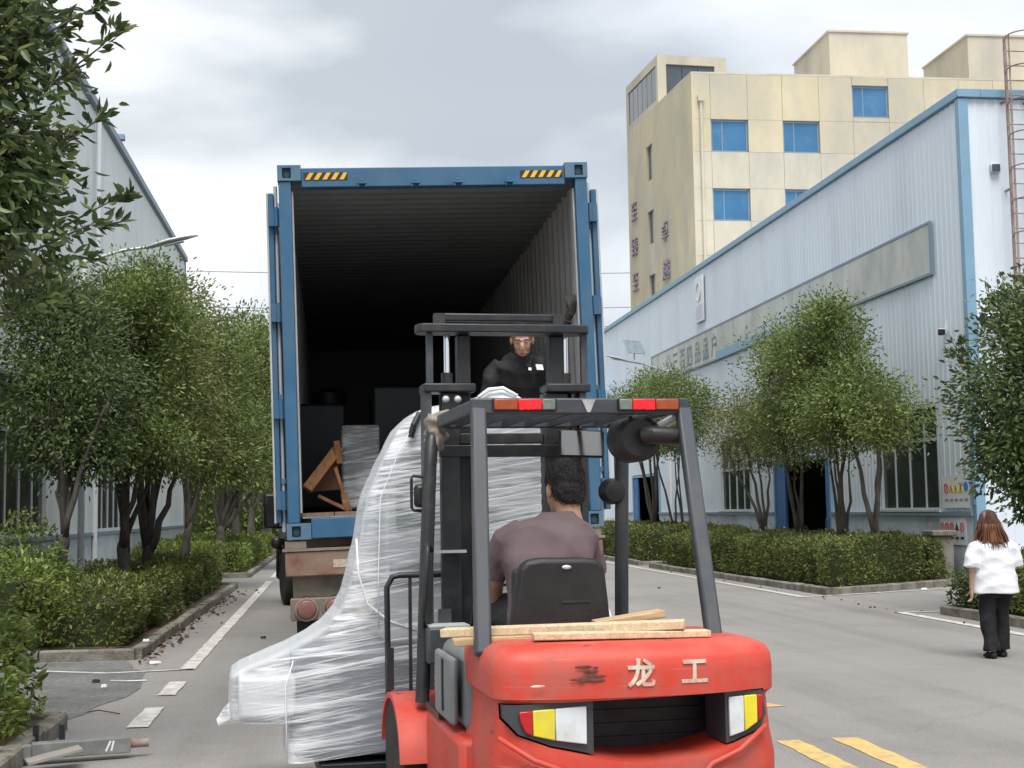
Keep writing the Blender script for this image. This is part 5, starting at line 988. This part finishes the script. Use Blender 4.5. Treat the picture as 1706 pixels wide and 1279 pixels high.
for k in range(NZ):
    uL, uR, vF, vB = (q[k] for q in prm); cu, cv, hu, hv = (uL+uR)/2, (vF+vB)/2, (uR-uL)/2, (vB-vF)/2; pw = 9
    for j in range(NP):
        a = 2*math.pi*(j+.5)/NP; c_, s_ = math.cos(a), math.sin(a)
        rr_ = (abs(c_)**pw+abs(s_)**pw)**(-1/pw); v.append((cu+hu*c_*rr_, cv+hv*s_*rr_, zz[k]))
v = np.array(v); dsp = wob(v*np.array([1, 1, .35]), 7, 90)*.010 + wob(v*np.array([1, 1, 2.5]), 5, 91)*.006 + wob(v*np.array([1, 1, 5.]), 9, 92)*.003
sh = np.clip((1.25-v[:, 2])/.5, 0, 1); v[:, 2] += .10*(v[:, 0]+1.23)*sh*sh*(3-2*sh)*(v[:, 0] > -1.23)
cvec = v-np.array([-.25, 3.05, 0]); cvec[:, 2] = 0; v = v+unit(cvec)*dsp[:, None]
f = np.array([(i*NP+j, i*NP+(j+1) % NP, (i+1)*NP+(j+1) % NP, (i+1)*NP+j) for i in range(NZ-1) for j in range(NP)])
fmsh = np_mesh('stretch_film', v, f); fmsh.polygons.foreach_set('use_smooth', [True]*len(fmsh.polygons)); obj('stretch_film', fmsh, film, wm)
# folds and gathered edges of the film
for path, r in (([(-.84, 2.70, 1.45), (-.83, 2.69, 1.25), (-.78, 2.69, 1.08), (-.66, 2.69, .98), (-.50, 2.69, .92)], .006), ([(-.49, 2.72, 2.13), (-.60, 2.71, 1.92), (-.70, 2.70, 1.68), (-.715, 2.69, 1.3), (-.72, 2.68, .95)], .003), ([(-1.235, 2.645, .2), (-1.24, 2.645, .45), (-1.243, 2.645, .64), (-1.2, 2.65, .78)], .003), ([(-.1, 2.8, 2.27), (-.03, 2.85, 2.32), (.06, 2.86, 2.33), (.14, 2.83, 2.28)], .012)):
    MB().tube(path, r, 7).build('film_fold', M('film_gathered', (.80, .83, .87), .3, var=.05), wm, smooth='all')
tl = MB().add([(-1.545, 2.68, .47), (-1.61, 2.66, .44), (-1.62, 2.7, .47), (-1.55, 2.72, .56), (-1.50, 2.7, .445), (-1.58, 2.78, .52)], [(0, 1, 2), (0, 2, 3), (1, 4, 0), (2, 5, 3), (1, 2, 5)]).build('film_tail', film, wm)
cfm = MB().box(-.175, .155, -.31, .31, .0, .735).build('stretch_film', film, cr1, bevel=.02)
mach_w = M('machine_pale', (.36, .39, .42), .4, var=.06, scale=2); mach_b = M('machine_blue_grey', (.085, .105, .135), .45, var=.1, scale=2)
MB().box(-1.19, .42, 2.74, 3.38, .22, .82).build('machine_base', mach_b, wm, bevel=.03)
MB().box(-1.50, -1.18, 2.74, 3.3, .46, .68).build('machine_table', M('machine_white', (.62, .64, .66), .4), wm, bevel=.02)
MB().prism([(-.66, .84), (.42, .84), (.42, 1.86), (.30, 2.06), (-.52, 2.06), (-.66, 1.7)], 'y', 2.80, 3.34).build('machine_column', mach_w, wm, bevel=.02)
MB().box(-.60, -.08, 2.775, 2.797, 1.5, 1.95).build('machine_window', M('machine_screen', (.09, .13, .13), .3), wm, bevel=.01)
MB().box(-.64, .40, 2.785, 2.798, 1.18, 1.3).build('machine_panel', mach_b, wm)
MB().box(-.45, .22, 2.9, 3.25, 2.062, 2.17).build('machine_head', mach_w, wm, bevel=.03)
MB().box(-1.05, .35, 2.72, 3.4, .105, .19).build('skid', mach_d, wm, bevel=.01)
MB().tube([(-.46, 2.75, 2.17), (-.50, 2.72, 2.10), (-.52, 2.72, 2.03)], .02, 8).build('machine_handle', mach_d, wm)
# ------------------------------------------------------------------ people
def hand(mb, wrist, d, thumb, curl=.35, s=1.):
    w = Vector(wrist); d = Vector(d).normalized(); th = Vector(thumb); th = (th-d*th.dot(d)).normalized(); n = d.cross(th).normalized()   # n: back of the hand
    P = lambda a, b, c: w+d*a*s+th*b*s+n*c*s
    mb.loft([(P(-.02, 0, 0), th*.027*s, n*.02*s), (P(.02, 0, 0), th*.034*s, n*.018*s), (P(.06, 0, 0), th*.041*s, n*.016*s), (P(.092, 0, 0), th*.038*s, n*.012*s)], 14, 2.6)
    for i, (o, L) in enumerate(((.030, .068), (.010, .078), (-.010, .072), (-.029, .056))):
        a = 0; p = P(.085, o, 0); pts = [p-d*.01*s, p]
        for k, fr in enumerate((.45, .32, .23)):
            a += curl*(1+.35*k); p = p+(d*math.cos(a)-n*math.sin(a))*L*fr*s; pts.append(p)
        mb.tube(pts, [.0092*s, .0092*s, .0086*s, .0078*s, .0062*s], 8)
    q = P(.018, .03, -.004); pts = [q, P(.045, .055, -.014), P(.07, .066, -.022-.02*curl), P(.09, .064, -.032-.04*curl)]; mb.tube(pts, [.013*s, .0115*s, .0098*s, .007*s], 8)
def head_mb(mb, mt, s=1.):
    m = MB()
    m.ell((0, -.012, .028), (.076, .096, .092)).ell((0, .03, -.03), (.062, .066, .088)).ell((0, .048, -.082), (.044, .044, .036)).ell((0, .072, .014), (.052, .022, .014)).ell((0, .098, -.03), (.0135, .02, .026)).ell((0, .104, -.045), (.018, .014, .01))
    m.ell((0, .083, -.075), (.026, .014, .007)).ell((0, .083, -.087), (.022, .013, .006)).ell((.03, .066, -.04), (.022, .02, .022)).ell((-.03, .066, -.04), (.022, .02, .022))
    for sx in (-1, 1): m.ell((sx*.077, -.006, -.018), (.012, .02, .032))
    m.tube([(0, -.02, -.03), (0, -.03, -.12), (0, -.045, -.2)], [.058, .055, .062], 14)
    mb.add([mt @ (Vector(p)*s) for p in m.v], m.f)
def face(parent, mt, sk_dark, s=1.):
    for sx in (-1, 1):
        e_ = MB().ell((sx*.031, .087, .0), (.0125, .008, .0032)); e_.tf(mt); MB_e = e_.build('eye', M('eye_white', (.6, .58, .55), .2), parent, smooth='all')
        MB().ell((sx*.031, .0935, -.0008), (.0095, .004, .0032)).tf(mt).build('iris', M('iris', (.02, .012, .01), .15), MB_e, smooth='all')
        MB().tube([(sx*.048, .083, .017), (sx*.03, .094, .021), (sx*.014, .094, .018)], [.002, .0042, .003], 6).tf(mt).build('eyebrow', sk_dark, parent)
    MB().loft([((-.022, .093, -.08), (0, .0, .0035), (0, .004, 0)), ((0, .0985, -.08), (0, 0, .0065), (0, .0045, 0)), ((.022, .093, -.08), (0, 0, .0035), (0, .004, 0))], 8).tf(mt).build('lips', M('lips', (.3, .12, .1), .45), parent, smooth='all')
skin1 = M('skin_tan', (.40, .22, .145), .55, var=.1, scale=14, bump=.08, bscale=160); skin2 = M('skin_worker', (.50, .29, .2), .5, var=.1, scale=14); skin3 = M('skin_fair', (.52, .33, .25), .55, var=.08, scale=14)
hair_k = M('hair_black', (.014, .012, .012), .5, var=.4, scale=60, stretch=(1, 1, .25), bump=.5, bscale=220)
def mesh_obj(name, mb, voxel, mat, parent, smooth=4, wr=0., ws=9., seed=0, loc=None, rz=0): return obj(name, remesh(mb, voxel, smooth, wr, ws, seed), mat, parent, loc, rz)
# driver, in the forklift's frame
hm = Matrix.Translation((-.005, 1.10, 1.70)) @ Matrix.Rotation(rad(14), 4, 'Z') @ Matrix.Rotation(rad(-8), 4, 'X') @ Matrix.Scale(1.07, 4)
b = MB(); head_mb(b, hm)
b.loft([((-.12, .95, 1.05), (.17, 0, 0), (0, .12, 0)), ((-.12, .95, 1.2), (.16, 0, 0), (0, .11, 0)), ((-.115, .98, 1.38), (.19, 0, 0), (0, .11, 0)), ((-.1, 1.0, 1.5), (.18, 0, 0), (0, .09, 0)), ((-.06, 1.03, 1.57), (.08, 0, 0), (0, .07, 0))], 20)
for arm in ([(-.30, 1.0, 1.49), (-.345, 1.12, 1.26), (-.335, 1.17, 1.2), (-.28, 1.36, 1.27), (-.27, 1.41, 1.285)], [(.07, 1.02, 1.49), (.11, 1.13, 1.27), (.11, 1.18, 1.21), (.08, 1.36, 1.27), (.075, 1.41, 1.285)]): b.tube(arm, [.058, .048, .044, .033, .027], 12)
hand(b, (-.27, 1.41, 1.285), (.1, .8, .35), (.9, -.1, .2), .75); hand(b, (.075, 1.41, 1.285), (-.1, .8, .35), (-.9, -.1, .2), .75)
for sx in (-1, 1): b.tube([(-.12+sx*.09, .96, 1.1), (-.12+sx*.15, 1.34, 1.13), (-.12+sx*.15, 1.42, 1.06), (-.12+sx*.14, 1.48, .78), (-.12+sx*.14, 1.50, .71)], [.08, .062, .056, .045, .038], 12)
dv = mesh_obj('person', b, .0075, skin1, None, 3, loc=FO, rz=FA); tag(dv, 'forklift driver seen from behind in a mauve grey t-shirt with short dark hair', 'person')
h = MB().ell((0, -.024, .042), (.0835, .096, .09)).ell((0, -.05, -.01), (.078, .066, .075)).ell((0, -.062, -.05), (.062, .045, .04)); h.tf(hm)
mesh_obj('hair', h, .006, hair_k, dv, 3, .004, 60, 2)
def stubble(parent, src, seed, n=5200, size=.013):
    r = np.random.default_rng(seed); m = src.data; k = len(m.vertices); co = np.empty(k*3, np.float32); m.vertices.foreach_get('co', co); no = np.empty(k*3, np.float32); m.vertex_normals.foreach_get('vector', no)
    i = r.integers(0, k, n); P = co.reshape(-1, 3)[i]; Nn = no.reshape(-1, 3)[i]; A = Nn*.55+np.array([0, 0, -.55])+r.normal(size=P.shape)*.3
    tag(obj('short_hair', leaf_mesh('short_hair', P+r.normal(size=P.shape)*.003, A, size, r, .16, .1), hair_k, parent), kind='stuff')
stubble(dv, [c for c in dv.children if c.name.startswith('hair')][0], 3)
tee = M('tshirt_mauve', (.125, .09, .095), .9, var=.12, scale=6, bump=.12, bscale=350, coord='obj')
s = MB().loft([((-.12, .935, 1.06), (.205, 0, 0), (0, .14, 0)), ((-.12, .93, 1.16), (.2, 0, 0), (0, .135, 0)), ((-.12, .945, 1.28), (.208, 0, 0), (0, .135, 0)), ((-.115, .975, 1.40), (.222, 0, 0), (0, .132, 0)), ((-.105, .995, 1.48), (.228, 0, 0), (0, .118, 0)), ((-.09, 1.01, 1.535), (.19, 0, 0), (0, .1, 0)), ((-.06, 1.025, 1.575), (.095, 0, 0), (0, .082, 0)), ((-.05, 1.03, 1.59), (.075, 0, 0), (0, .072, 0))], 28)
s.tube([(-.23, .99, 1.5), (-.31, 1.01, 1.46), (-.345, 1.07, 1.37), (-.36, 1.1, 1.29)], [.07, .072, .072, .076], 14).tube([(.03, 1.01, 1.49), (.07, 1.03, 1.45), (.11, 1.08, 1.37), (.125, 1.11, 1.29)], [.07, .072, .072, .076], 14)
mesh_obj('t_shirt', s, .009, tee, dv, 3, .012, 13, 5)
trz = M('trousers_dark', (.022, .023, .027), .85, var=.2, scale=9, bump=.15, bscale=200)
t_ = MB().loft([((-.12, .95, 1.0), (.19, 0, 0), (0, .15, 0)), ((-.12, .95, 1.12), (.2, 0, 0), (0, .14, 0))], 20)
for sx in (-1, 1): t_.tube([(-.12+sx*.09, .97, 1.09), (-.12+sx*.155, 1.2, 1.13), (-.12+sx*.165, 1.36, 1.13), (-.12+sx*.16, 1.44, 1.05), (-.12+sx*.145, 1.48, .82), (-.12+sx*.14, 1.5, .74)], [.098, .09, .082, .075, .066, .066], 12)
mesh_obj('trousers', t_, .009, trz, dv, 3, .012, 15, 6)
for sx in (-1, 1): MB().loft([((-.12+sx*.14, 1.44, .665), (.04, 0, 0), (0, 0, .01)), ((-.12+sx*.14, 1.47, .69), (.045, 0, 0), (0, .0, .03)), ((-.12+sx*.14, 1.55, .685), (.045, 0, 0), (0, 0, .022)), ((-.12+sx*.14, 1.61, .675), (.03, 0, 0), (0, 0, .012))], 14).build('shoe', rubber, dv, smooth='all')
# worker standing in the container doorway
wk_h = Matrix.Translation((1.505, 11.07, 2.965)) @ Matrix.Rotation(rad(180-8), 4, 'Z') @ Matrix.Rotation(rad(-24), 4, 'X') @ Matrix.Scale(1.12, 4)
b = MB(); head_mb(b, wk_h)
b.loft([((1.5, 11.5, 2.38), (.16, 0, 0), (0, .11, .03)), ((1.5, 11.38, 2.55), (.17, 0, 0), (0, .11, .03)), ((1.51, 11.25, 2.72), (.19, 0, 0), (0, .1, .04)), ((1.51, 11.17, 2.83), (.1, 0, 0), (0, .07, .03))], 18)
b.tube([(1.32, 11.25, 2.74), (1.25, 11.24, 2.52), (1.24, 11.2, 2.46), (1.3, 11.08, 2.28), (1.31, 11.06, 2.24)], [.055, .047, .043, .032, .027], 12); hand(b, (1.31, 11.06, 2.24), (.1, -.3, -.9), (.5, -.6, 0), .4)
b.tube([(1.70, 11.25, 2.76), (1.80, 11.17, 2.94), (1.82, 11.14, 2.99), (1.88, 11.02, 3.13), (1.895, 10.98, 3.17)], [.055, .047, .043, .032, .027], 12); hand(b, (1.895, 10.98, 3.17), (.35, -.35, .85), (-.8, -.5, .3), .6)
for sx in (-1, 1): b.tube([(1.5+sx*.09, 11.5, 2.36), (1.5+sx*.1, 11.42, 2.02), (1.5+sx*.1, 11.45, 1.98), (1.5+sx*.1, 11.52, 1.70), (1.5+sx*.1, 11.52, 1.66)], [.08, .06, .056, .045, .04], 12)
wk = mesh_obj('person', b, .0075, skin2, None, 3); tag(wk, 'worker in a black work jacket bending in the container doorway, hand on the door post', 'person')
face(wk, wk_h, hair_k)
h = MB().ell((0, -.02, .05), (.083, .098, .082)).ell((0, -.05, -.0), (.079, .066, .07)); h.tf(wk_h); mesh_obj('hair', h, .006, hair_k, wk, 3, .004, 60, 3)
stubble(wk, [c for c in wk.children if c.name.startswith('hair')][0], 4)
jk = M('work_jacket_black', (.017, .018, .021), .8, var=.15, scale=9, bump=.15, bscale=250)
s = MB().loft([((1.5, 11.5, 2.34), (.2, 0, 0), (0, .15, .02)), ((1.5, 11.4, 2.5), (.2, 0, 0), (0, .145, .04)), ((1.51, 11.28, 2.66), (.22, 0, 0), (0, .135, .05)), ((1.51, 11.21, 2.76), (.215, 0, 0), (0, .115, .05)), ((1.51, 11.16, 2.83), (.13, 0, 0), (0, .09, .04)), ((1.51, 11.13, 2.865), (.085, 0, 0), (0, .078, .04))], 26)
s.tube([(1.36, 11.25, 2.77), (1.29, 11.25, 2.7), (1.24, 11.25, 2.52), (1.23, 11.2, 2.44), (1.29, 11.1, 2.3)], [.085, .082, .07, .064, .05], 14).tube([(1.66, 11.25, 2.77), (1.74, 11.22, 2.85), (1.80, 11.17, 2.94), (1.83, 11.13, 3.0), (1.875, 11.03, 3.12)], [.085, .08, .068, .06, .045], 14)
jo = mesh_obj('jacket', s, .009, jk, wk, 3, .014, 14, 8)
gl = MB(); gl.tube([(1.87, 11.03, 3.12), (1.895, 10.98, 3.17)], [.036, .033], 12); hand(gl, (1.895, 10.98, 3.17), (.35, -.35, .85), (-.8, -.5, .3), .6, 1.12); mesh_obj('work_glove', gl, .006, M('glove_dark', (.05, .045, .042), .9, var=.3, scale=20), wk, 2)
for sx in (-1, 1): MB().add([wk_h @ Vector(p) for p in ((sx*.012, .055, -.16), (sx*.075, .03, -.125), (sx*.09, -.01, -.14), (sx*.05, .07, -.2), (sx*.012, .06, -.165), (sx*.075, .036, -.13), (sx*.09, -.004, -.145), (sx*.05, .077, -.205))], [(0, 1, 2, 3), (7, 6, 5, 4), (0, 4, 5, 1), (1, 5, 6, 2), (2, 6, 7, 3), (3, 7, 4, 0)]).build('collar', jk, jo)
mb_ = MB().box(-.03, .03, -.004, .004, -.025, .025); mb_.tf(Matrix.Translation((1.645, 11.085, 2.735)) @ Matrix.Rotation(rad(20), 4, 'Z') @ Matrix.Rotation(rad(-26), 4, 'X')); mb_.build('badge', white_m, jo)
mb_ = MB().box(-.012, .012, -.004, .004, -.012, .012); mb_.tf(Matrix.Translation((1.565, 11.075, 2.72)) @ Matrix.Rotation(rad(-26), 4, 'X')); mb_.build('button', white_m, jo)
t_ = MB().loft([((1.5, 11.5, 2.25), (.19, 0, 0), (0, .14, 0)), ((1.5, 11.49, 2.42), (.185, 0, 0), (0, .13, .03))], 20)
for sx in (-1, 1): t_.tube([(1.5+sx*.09, 11.5, 2.34), (1.5+sx*.1, 11.43, 2.02), (1.5+sx*.1, 11.46, 1.97), (1.5+sx*.1, 11.52, 1.68)], [.1, .078, .074, .068], 12)
mesh_obj('trousers', t_, .01, trz, wk, 3, .012, 14, 9)
for sx in (-1, 1): MB().loft([((1.5+sx*.1, 11.58, 1.64), (.035, 0, 0), (0, 0, .02)), ((1.5+sx*.1, 11.52, 1.66), (.045, 0, 0), (0, 0, .04)), ((1.5+sx*.1, 11.42, 1.645), (.045, 0, 0), (0, 0, .026)), ((1.5+sx*.1, 11.35, 1.635), (.03, 0, 0), (0, 0, .014))], 14).build('shoe', rubber, wk, smooth='all')
# woman walking away on the right
wo_loc = (6.80, 13.95, 0); wh = Matrix.Translation((-.03, .03, 1.385)) @ Matrix.Rotation(rad(-6), 4, 'Z')
b = MB(); head_mb(b, wh, .98)
b.loft([((0, 0, .72), (.16, 0, 0), (0, .11, 0)), ((0, 0, .9), (.15, 0, 0), (0, .1, 0)), ((0, 0, 1.08), (.165, 0, 0), (0, .1, 0)), ((0, .0, 1.19), (.15, 0, 0), (0, .08, 0)), ((-.02, .01, 1.24), (.06, 0, 0), (0, .06, 0))], 18)
b.tube([(-.18, 0, 1.16), (-.23, -.01, .96), (-.235, .0, .92), (-.235, .03, .74), (-.235, .035, .70)], [.047, .04, .037, .028, .023], 12); hand(b, (-.235, .035, .70), (.0, .12, -1), (.15, .95, 0), .35, .92)
b.tube([(.18, 0, 1.16), (.24, .0, .97), (.245, .03, .93), (.235, .2, .95), (.235, .235, .955)], [.047, .04, .037, .028, .023], 12); hand(b, (.235, .235, .955), (0, 1, .1), (-.3, .0, .9), .5, .92)
for sx, fy, kz in ((-1, -.02, 0), (1, .1, .03)): b.tube([(sx*.085, 0, .74), (sx*.085, .03+fy*.5, .42), (sx*.085, fy*.6, .38), (sx*.085, fy-.03, .1), (sx*.085, fy-.03, .06)], [.078, .055, .05, .038, .034], 12)
wo = mesh_obj('person', b, .0075, skin3, None, 3, loc=wo_loc); tag(wo, 'woman walking away on the right in a white blouse and black trousers', 'person')
bl = M('blouse_white', (.74, .75, .79), .85, var=.05, scale=5, bump=.12, bscale=200, coord='obj')
s = MB().loft([((.01, -.0, .66), (.245, 0, 0), (0, .155, 0)), ((.01, -.005, .74), (.24, 0, 0), (0, .15, 0)), ((.005, 0, .9), (.222, 0, 0), (0, .14, 0)), ((0, 0, 1.05), (.21, 0, 0), (0, .13, 0)), ((0, 0, 1.16), (.205, 0, 0), (0, .11, 0)), ((-.01, .0, 1.22), (.15, 0, 0), (0, .09, 0)), ((-.02, .005, 1.25), (.075, 0, 0), (0, .07, 0))], 26)
s.tube([(-.13, 0, 1.17), (-.2, 0, 1.13), (-.235, -.01, 1.03), (-.25, -.01, .93)], [.075, .078, .082, .086], 14).tube([(.13, 0, 1.17), (.2, 0, 1.13), (.235, 0, 1.04), (.25, .02, .94)], [.075, .078, .082, .086], 14)
mesh_obj('blouse', s, .009, bl, wo, 3, .009, 11, 12)
t_ = MB().loft([((0, 0, .62), (.175, 0, 0), (0, .125, 0)), ((0, 0, .78), (.165, 0, 0), (0, .115, 0))], 20)
for sx, fy in ((-1, -.02), (1, .1)): t_.tube([(sx*.083, 0, .7), (sx*.085, .02+fy*.4, .45), (sx*.085, fy*.75-.01, .22), (sx*.085, fy-.03, .075)], [.1, .085, .084, .09], 14)
mesh_obj('trousers', t_, .009, M('trousers_black', (.005, .0055, .007), .85, var=.2, scale=8), wo, 3, .015, 9, 13)
for sx, fy in ((-1, -.02), (1, .1)):
    MB().loft([((sx*.085, fy-.09, .035), (.026, 0, 0), (0, 0, .028)), ((sx*.085, fy-.03, .05), (.034, 0, 0), (0, 0, .048)), ((sx*.085, fy+.07, .03), (.038, 0, 0), (0, 0, .028)), ((sx*.085, fy+.13, .02), (.024, 0, 0), (0, 0, .016))], 14).build('shoe', rubber, wo, smooth='all')
hr_d = M('hair_auburn', (.075, .028, .014), .42, var=.35, scale=30, stretch=(6, 6, .5)); hr_l = M('hair_light_ends', (.23, .105, .05), .45, var=.3, scale=30, stretch=(6, 6, .5)); hr_k = M('hair_roots', (.022, .013, .010), .45, var=.3, scale=30)
h = MB().ell((0, -.02, .04), (.088, .103, .1)).ell((-.01, -.035, -.04), (.105, .09, .1)).ell((.0, -.045, -.13), (.135, .085, .08)); h.tf(wh); hs = mesh_obj('hair', h, .007, hr_d, wo, 3, .01, 40, 14)
R_ = random.Random(5)
for mt, cnt in ((hr_k, 170), (hr_d, 420), (hr_l, 230)):
    m = MB()
    for i in range(cnt):
        a = R_.uniform(math.pi*.95, math.pi*2.05); u = Vector((math.cos(a), math.sin(a), 0)); L = R_.uniform(.55, 1.0) if mt is not hr_k else R_.uniform(.25, .55); bl_ = R_.uniform(-.03, .05)
        p0 = Vector((0, -.015, .135))+u*.02; p1 = Vector((0, -.015, .05))+Vector((u.x*.092, u.y*.11, 0)); p2 = Vector((bl_*.5, -.02, -.06))+Vector((u.x*.122, u.y*.11, 0)); p3 = Vector((bl_+.01, -.03, -.20-R_.uniform(0, .05)))+Vector((u.x*R_.uniform(.09, .19), u.y*.11, 0))
        pts = [Vector((u.x*.008, -.02+u.y*.012, .139)), Vector((u.x*.055, -.015+u.y*.065, .122)), Vector((u.x*.083, -.015+u.y*.098, .085)), p1, p1.lerp(p2, .5)+u*.01, p2, p2.lerp(p3, L)]
        if mt is hr_k: pts = pts[:3+R_.randint(0, 2)]
        if mt is hr_l: pts = pts[4:]+[p3+Vector((R_.uniform(-.03, .03), R_.uniform(-.03, .02), R_.uniform(-.04, .02)))]
        m.tube([wh @ p for p in pts], [.004]*(len(pts)-1)+[.0012], 4)
    tag(m.build('hair_strands', mt, wo, smooth='all'), kind='stuff')
pp = MB().box(-.05, .05, -.004, .004, -.08, .08).build('folded_paper', white_m, None, loc=(6.80+.265, 13.95+.33, .99)); pp.rotation_euler = (rad(20), rad(25), rad(10)); tag(pp, 'small white paper in the right hand of the woman', 'paper')

# ------------------------------------------------------------------ small things on the ground
lp = thing('steel_post', 'grey square steel post with a round stub lying on the road at the lower left', 'post', (-1.95, 9.62, .09), rad(14))
sq = M('post_grey', (.16, .17, .16), .5, var=.15, scale=6, dirt=(.26, .26, .24), damt=.4, dscale=5)
MB().box(0, .62, -.05, .05, -.05, .05).build('tube', sq, lp, bevel=.006); MB().cyl((.622, 0, 0), (.74, 0, 0), .028, 14).build('stub', rust, lp, smooth=True)
MB().box(-.28, .0, -.045, .045, -.045, .04).build('tube', sq, lp, bevel=.006)
for k in (0, 1): MB().bar((.46+k*.035, -.051, -.03), (.49-k*.01+k*.03, -.051, .035), .012, .002, (0, 1, 0)).build('chalk_mark', white_m, lp)
br = thing('post_bracket', 'black steel bracket with two upright prongs behind the lying post', 'bracket', (-1.90, 10.0, .0))
MB().box(-.14, .14, -.06, .06, .0, .075).build('foot', steel_dark, br, bevel=.006)
for x in (-.10, .07): MB().box(x-.018, x+.018, -.02, .02, .077, .2).build('prong', steel_dark, br)
pk = MB().box(0, .34, -.08, .08, -.012, .012).build('board', M('weathered_board', (.27, .25, .22), .85, var=.2, scale=5, stretch=(1, 8, 1)), None, bevel=.004, loc=(-1.93, 9.36, .06)); pk.rotation_euler = (0, rad(-10), rad(20)); tag(pk, 'weathered board leaning against the lying post', 'board')
wb = MB().ell((0, 0, .1), (.16, .14, .13)).ell((.05, -.06, .2), (.1, .09, .1)); o = mesh_obj('plastic_bag', wb, .012, M('bag_white', (.6, .64, .7), .35, var=.08), None, 2, .03, 25, 21, loc=(-2.42, 9.45, .1)); tag(o, 'crumpled white plastic bag at the lower left corner', 'bag')
def stick(label, pts, r, mat, name='twig'): tag(MB().tube(pts, r, 6).build(name, mat), label, name.replace('_', ' '))
stick('dry twig lying on the driveway patch', [(-2.15, 14.2, .012), (-1.98, 14.1, .014), (-1.80, 14.12, .012)], .008, galv, 'twig')
stick('thin twig on the road left of the wrapped machine', [(-.78, 11.9, .01), (-.68, 11.95, .014), (-.55, 11.9, .01)], .007, bark)
stick('curved dry stem at the edge of the near left bed', [(-2.0, 12.0, .01), (-1.9, 11.95, .03), (-1.72, 11.85, .01)], .006, L_dry)
def scrap(label, x, y, sx, sy, mat, z=.01):
    r = random.Random(int(abs(x*100)+y)); v = []; 
    for i in range(7): a = 2*math.pi*i/7; q = r.uniform(.6, 1); v += [(math.cos(a)*sx*q, math.sin(a)*sy*q, 0), (math.cos(a)*sx*q*.8, math.sin(a)*sy*q*.8, r.uniform(.012, .03))]
    f = [tuple(range(0, 14, 2)), tuple(range(13, 0, -2))]+[(2*i, (2*i+2) % 14, (2*i+3) % 14, 2*i+1) for i in range(7)]
    tag(MB().add(v, f).build('litter', mat, None, loc=(x, y, z)), label, 'litter')
scrap('white scrap of paper on the road before the right hedge corner', 10.9, 25.2, .09, .05, white_m)
scrap('dark clod on the driveway patch at the left', -2.28, 14.15, .06, .04, rubber)
scrap('tiny white scrap on the driveway patch', -2.13, 13.7, .035, .025, white_m)
scrap('pale scrap among the leaves at the kerb corner', -1.92, 15.75, .09, .04, white_m)
scrap('white scrap lying on top of the left kerb', -2.17, 17.0, .05, .04, white_m, .14)
scrap('dark pebble on the road near the truck', -.25, 15.5, .05, .04, rubber)
scrap('dark pebble on the road beyond the left line', -.9, 18.5, .06, .04, rubber)
scrap('small dark stone on the road behind the forklift post', 6.4, 27.5, .05, .05, rubber)
# concrete pier and far white car
cb = thing('concrete_pier', 'weathered concrete gate pier behind the woman', 'pier', (12.0, 26.9, 0)); MB().box(-.2, .2, -.2, .2, 0, .95).build('shaft', kerb_m, cb, bevel=.02); MB().box(-.26, .26, -.26, .26, .952, 1.06).build('cap', kerb_m, cb, bevel=.02)
car = thing('parked_car', 'white car parked far off between the left tree trunks', 'car', (-9.0, 66, 0), rad(75)); wp = M('car_white', (.72, .73, .74), .25, var=.03, coat=.5)
MB().prism([(-2.1, .35), (-2.15, .8), (-1.3, .95), (-.75, 1.42), (.7, 1.45), (1.3, .98), (2.1, .85), (2.15, .4)], 'x', -.85, .85).build('body', wp, car, bevel=.08, seg=3)
for sx in (-1, 1):
    MB().prism([(-1.1, .98), (-.68, 1.36), (.62, 1.38), (1.05, .99)], 'x', *sorted((sx*.853, sx*.858))).build('side_window', glass_dark, car)
    for y in (-1.3, 1.35): wheel(car, (sx*.76, y, .32), .32, .2, 'x', alu, sgn=sx)
    MB().box(*sorted((sx*.5, sx*.8)), 2.12, 2.17, .62, .76).build('headlight', lw, car); MB().box(*sorted((sx*.5, sx*.8)), -2.19, -2.14, .66, .8).build('tail_light', lr, car)
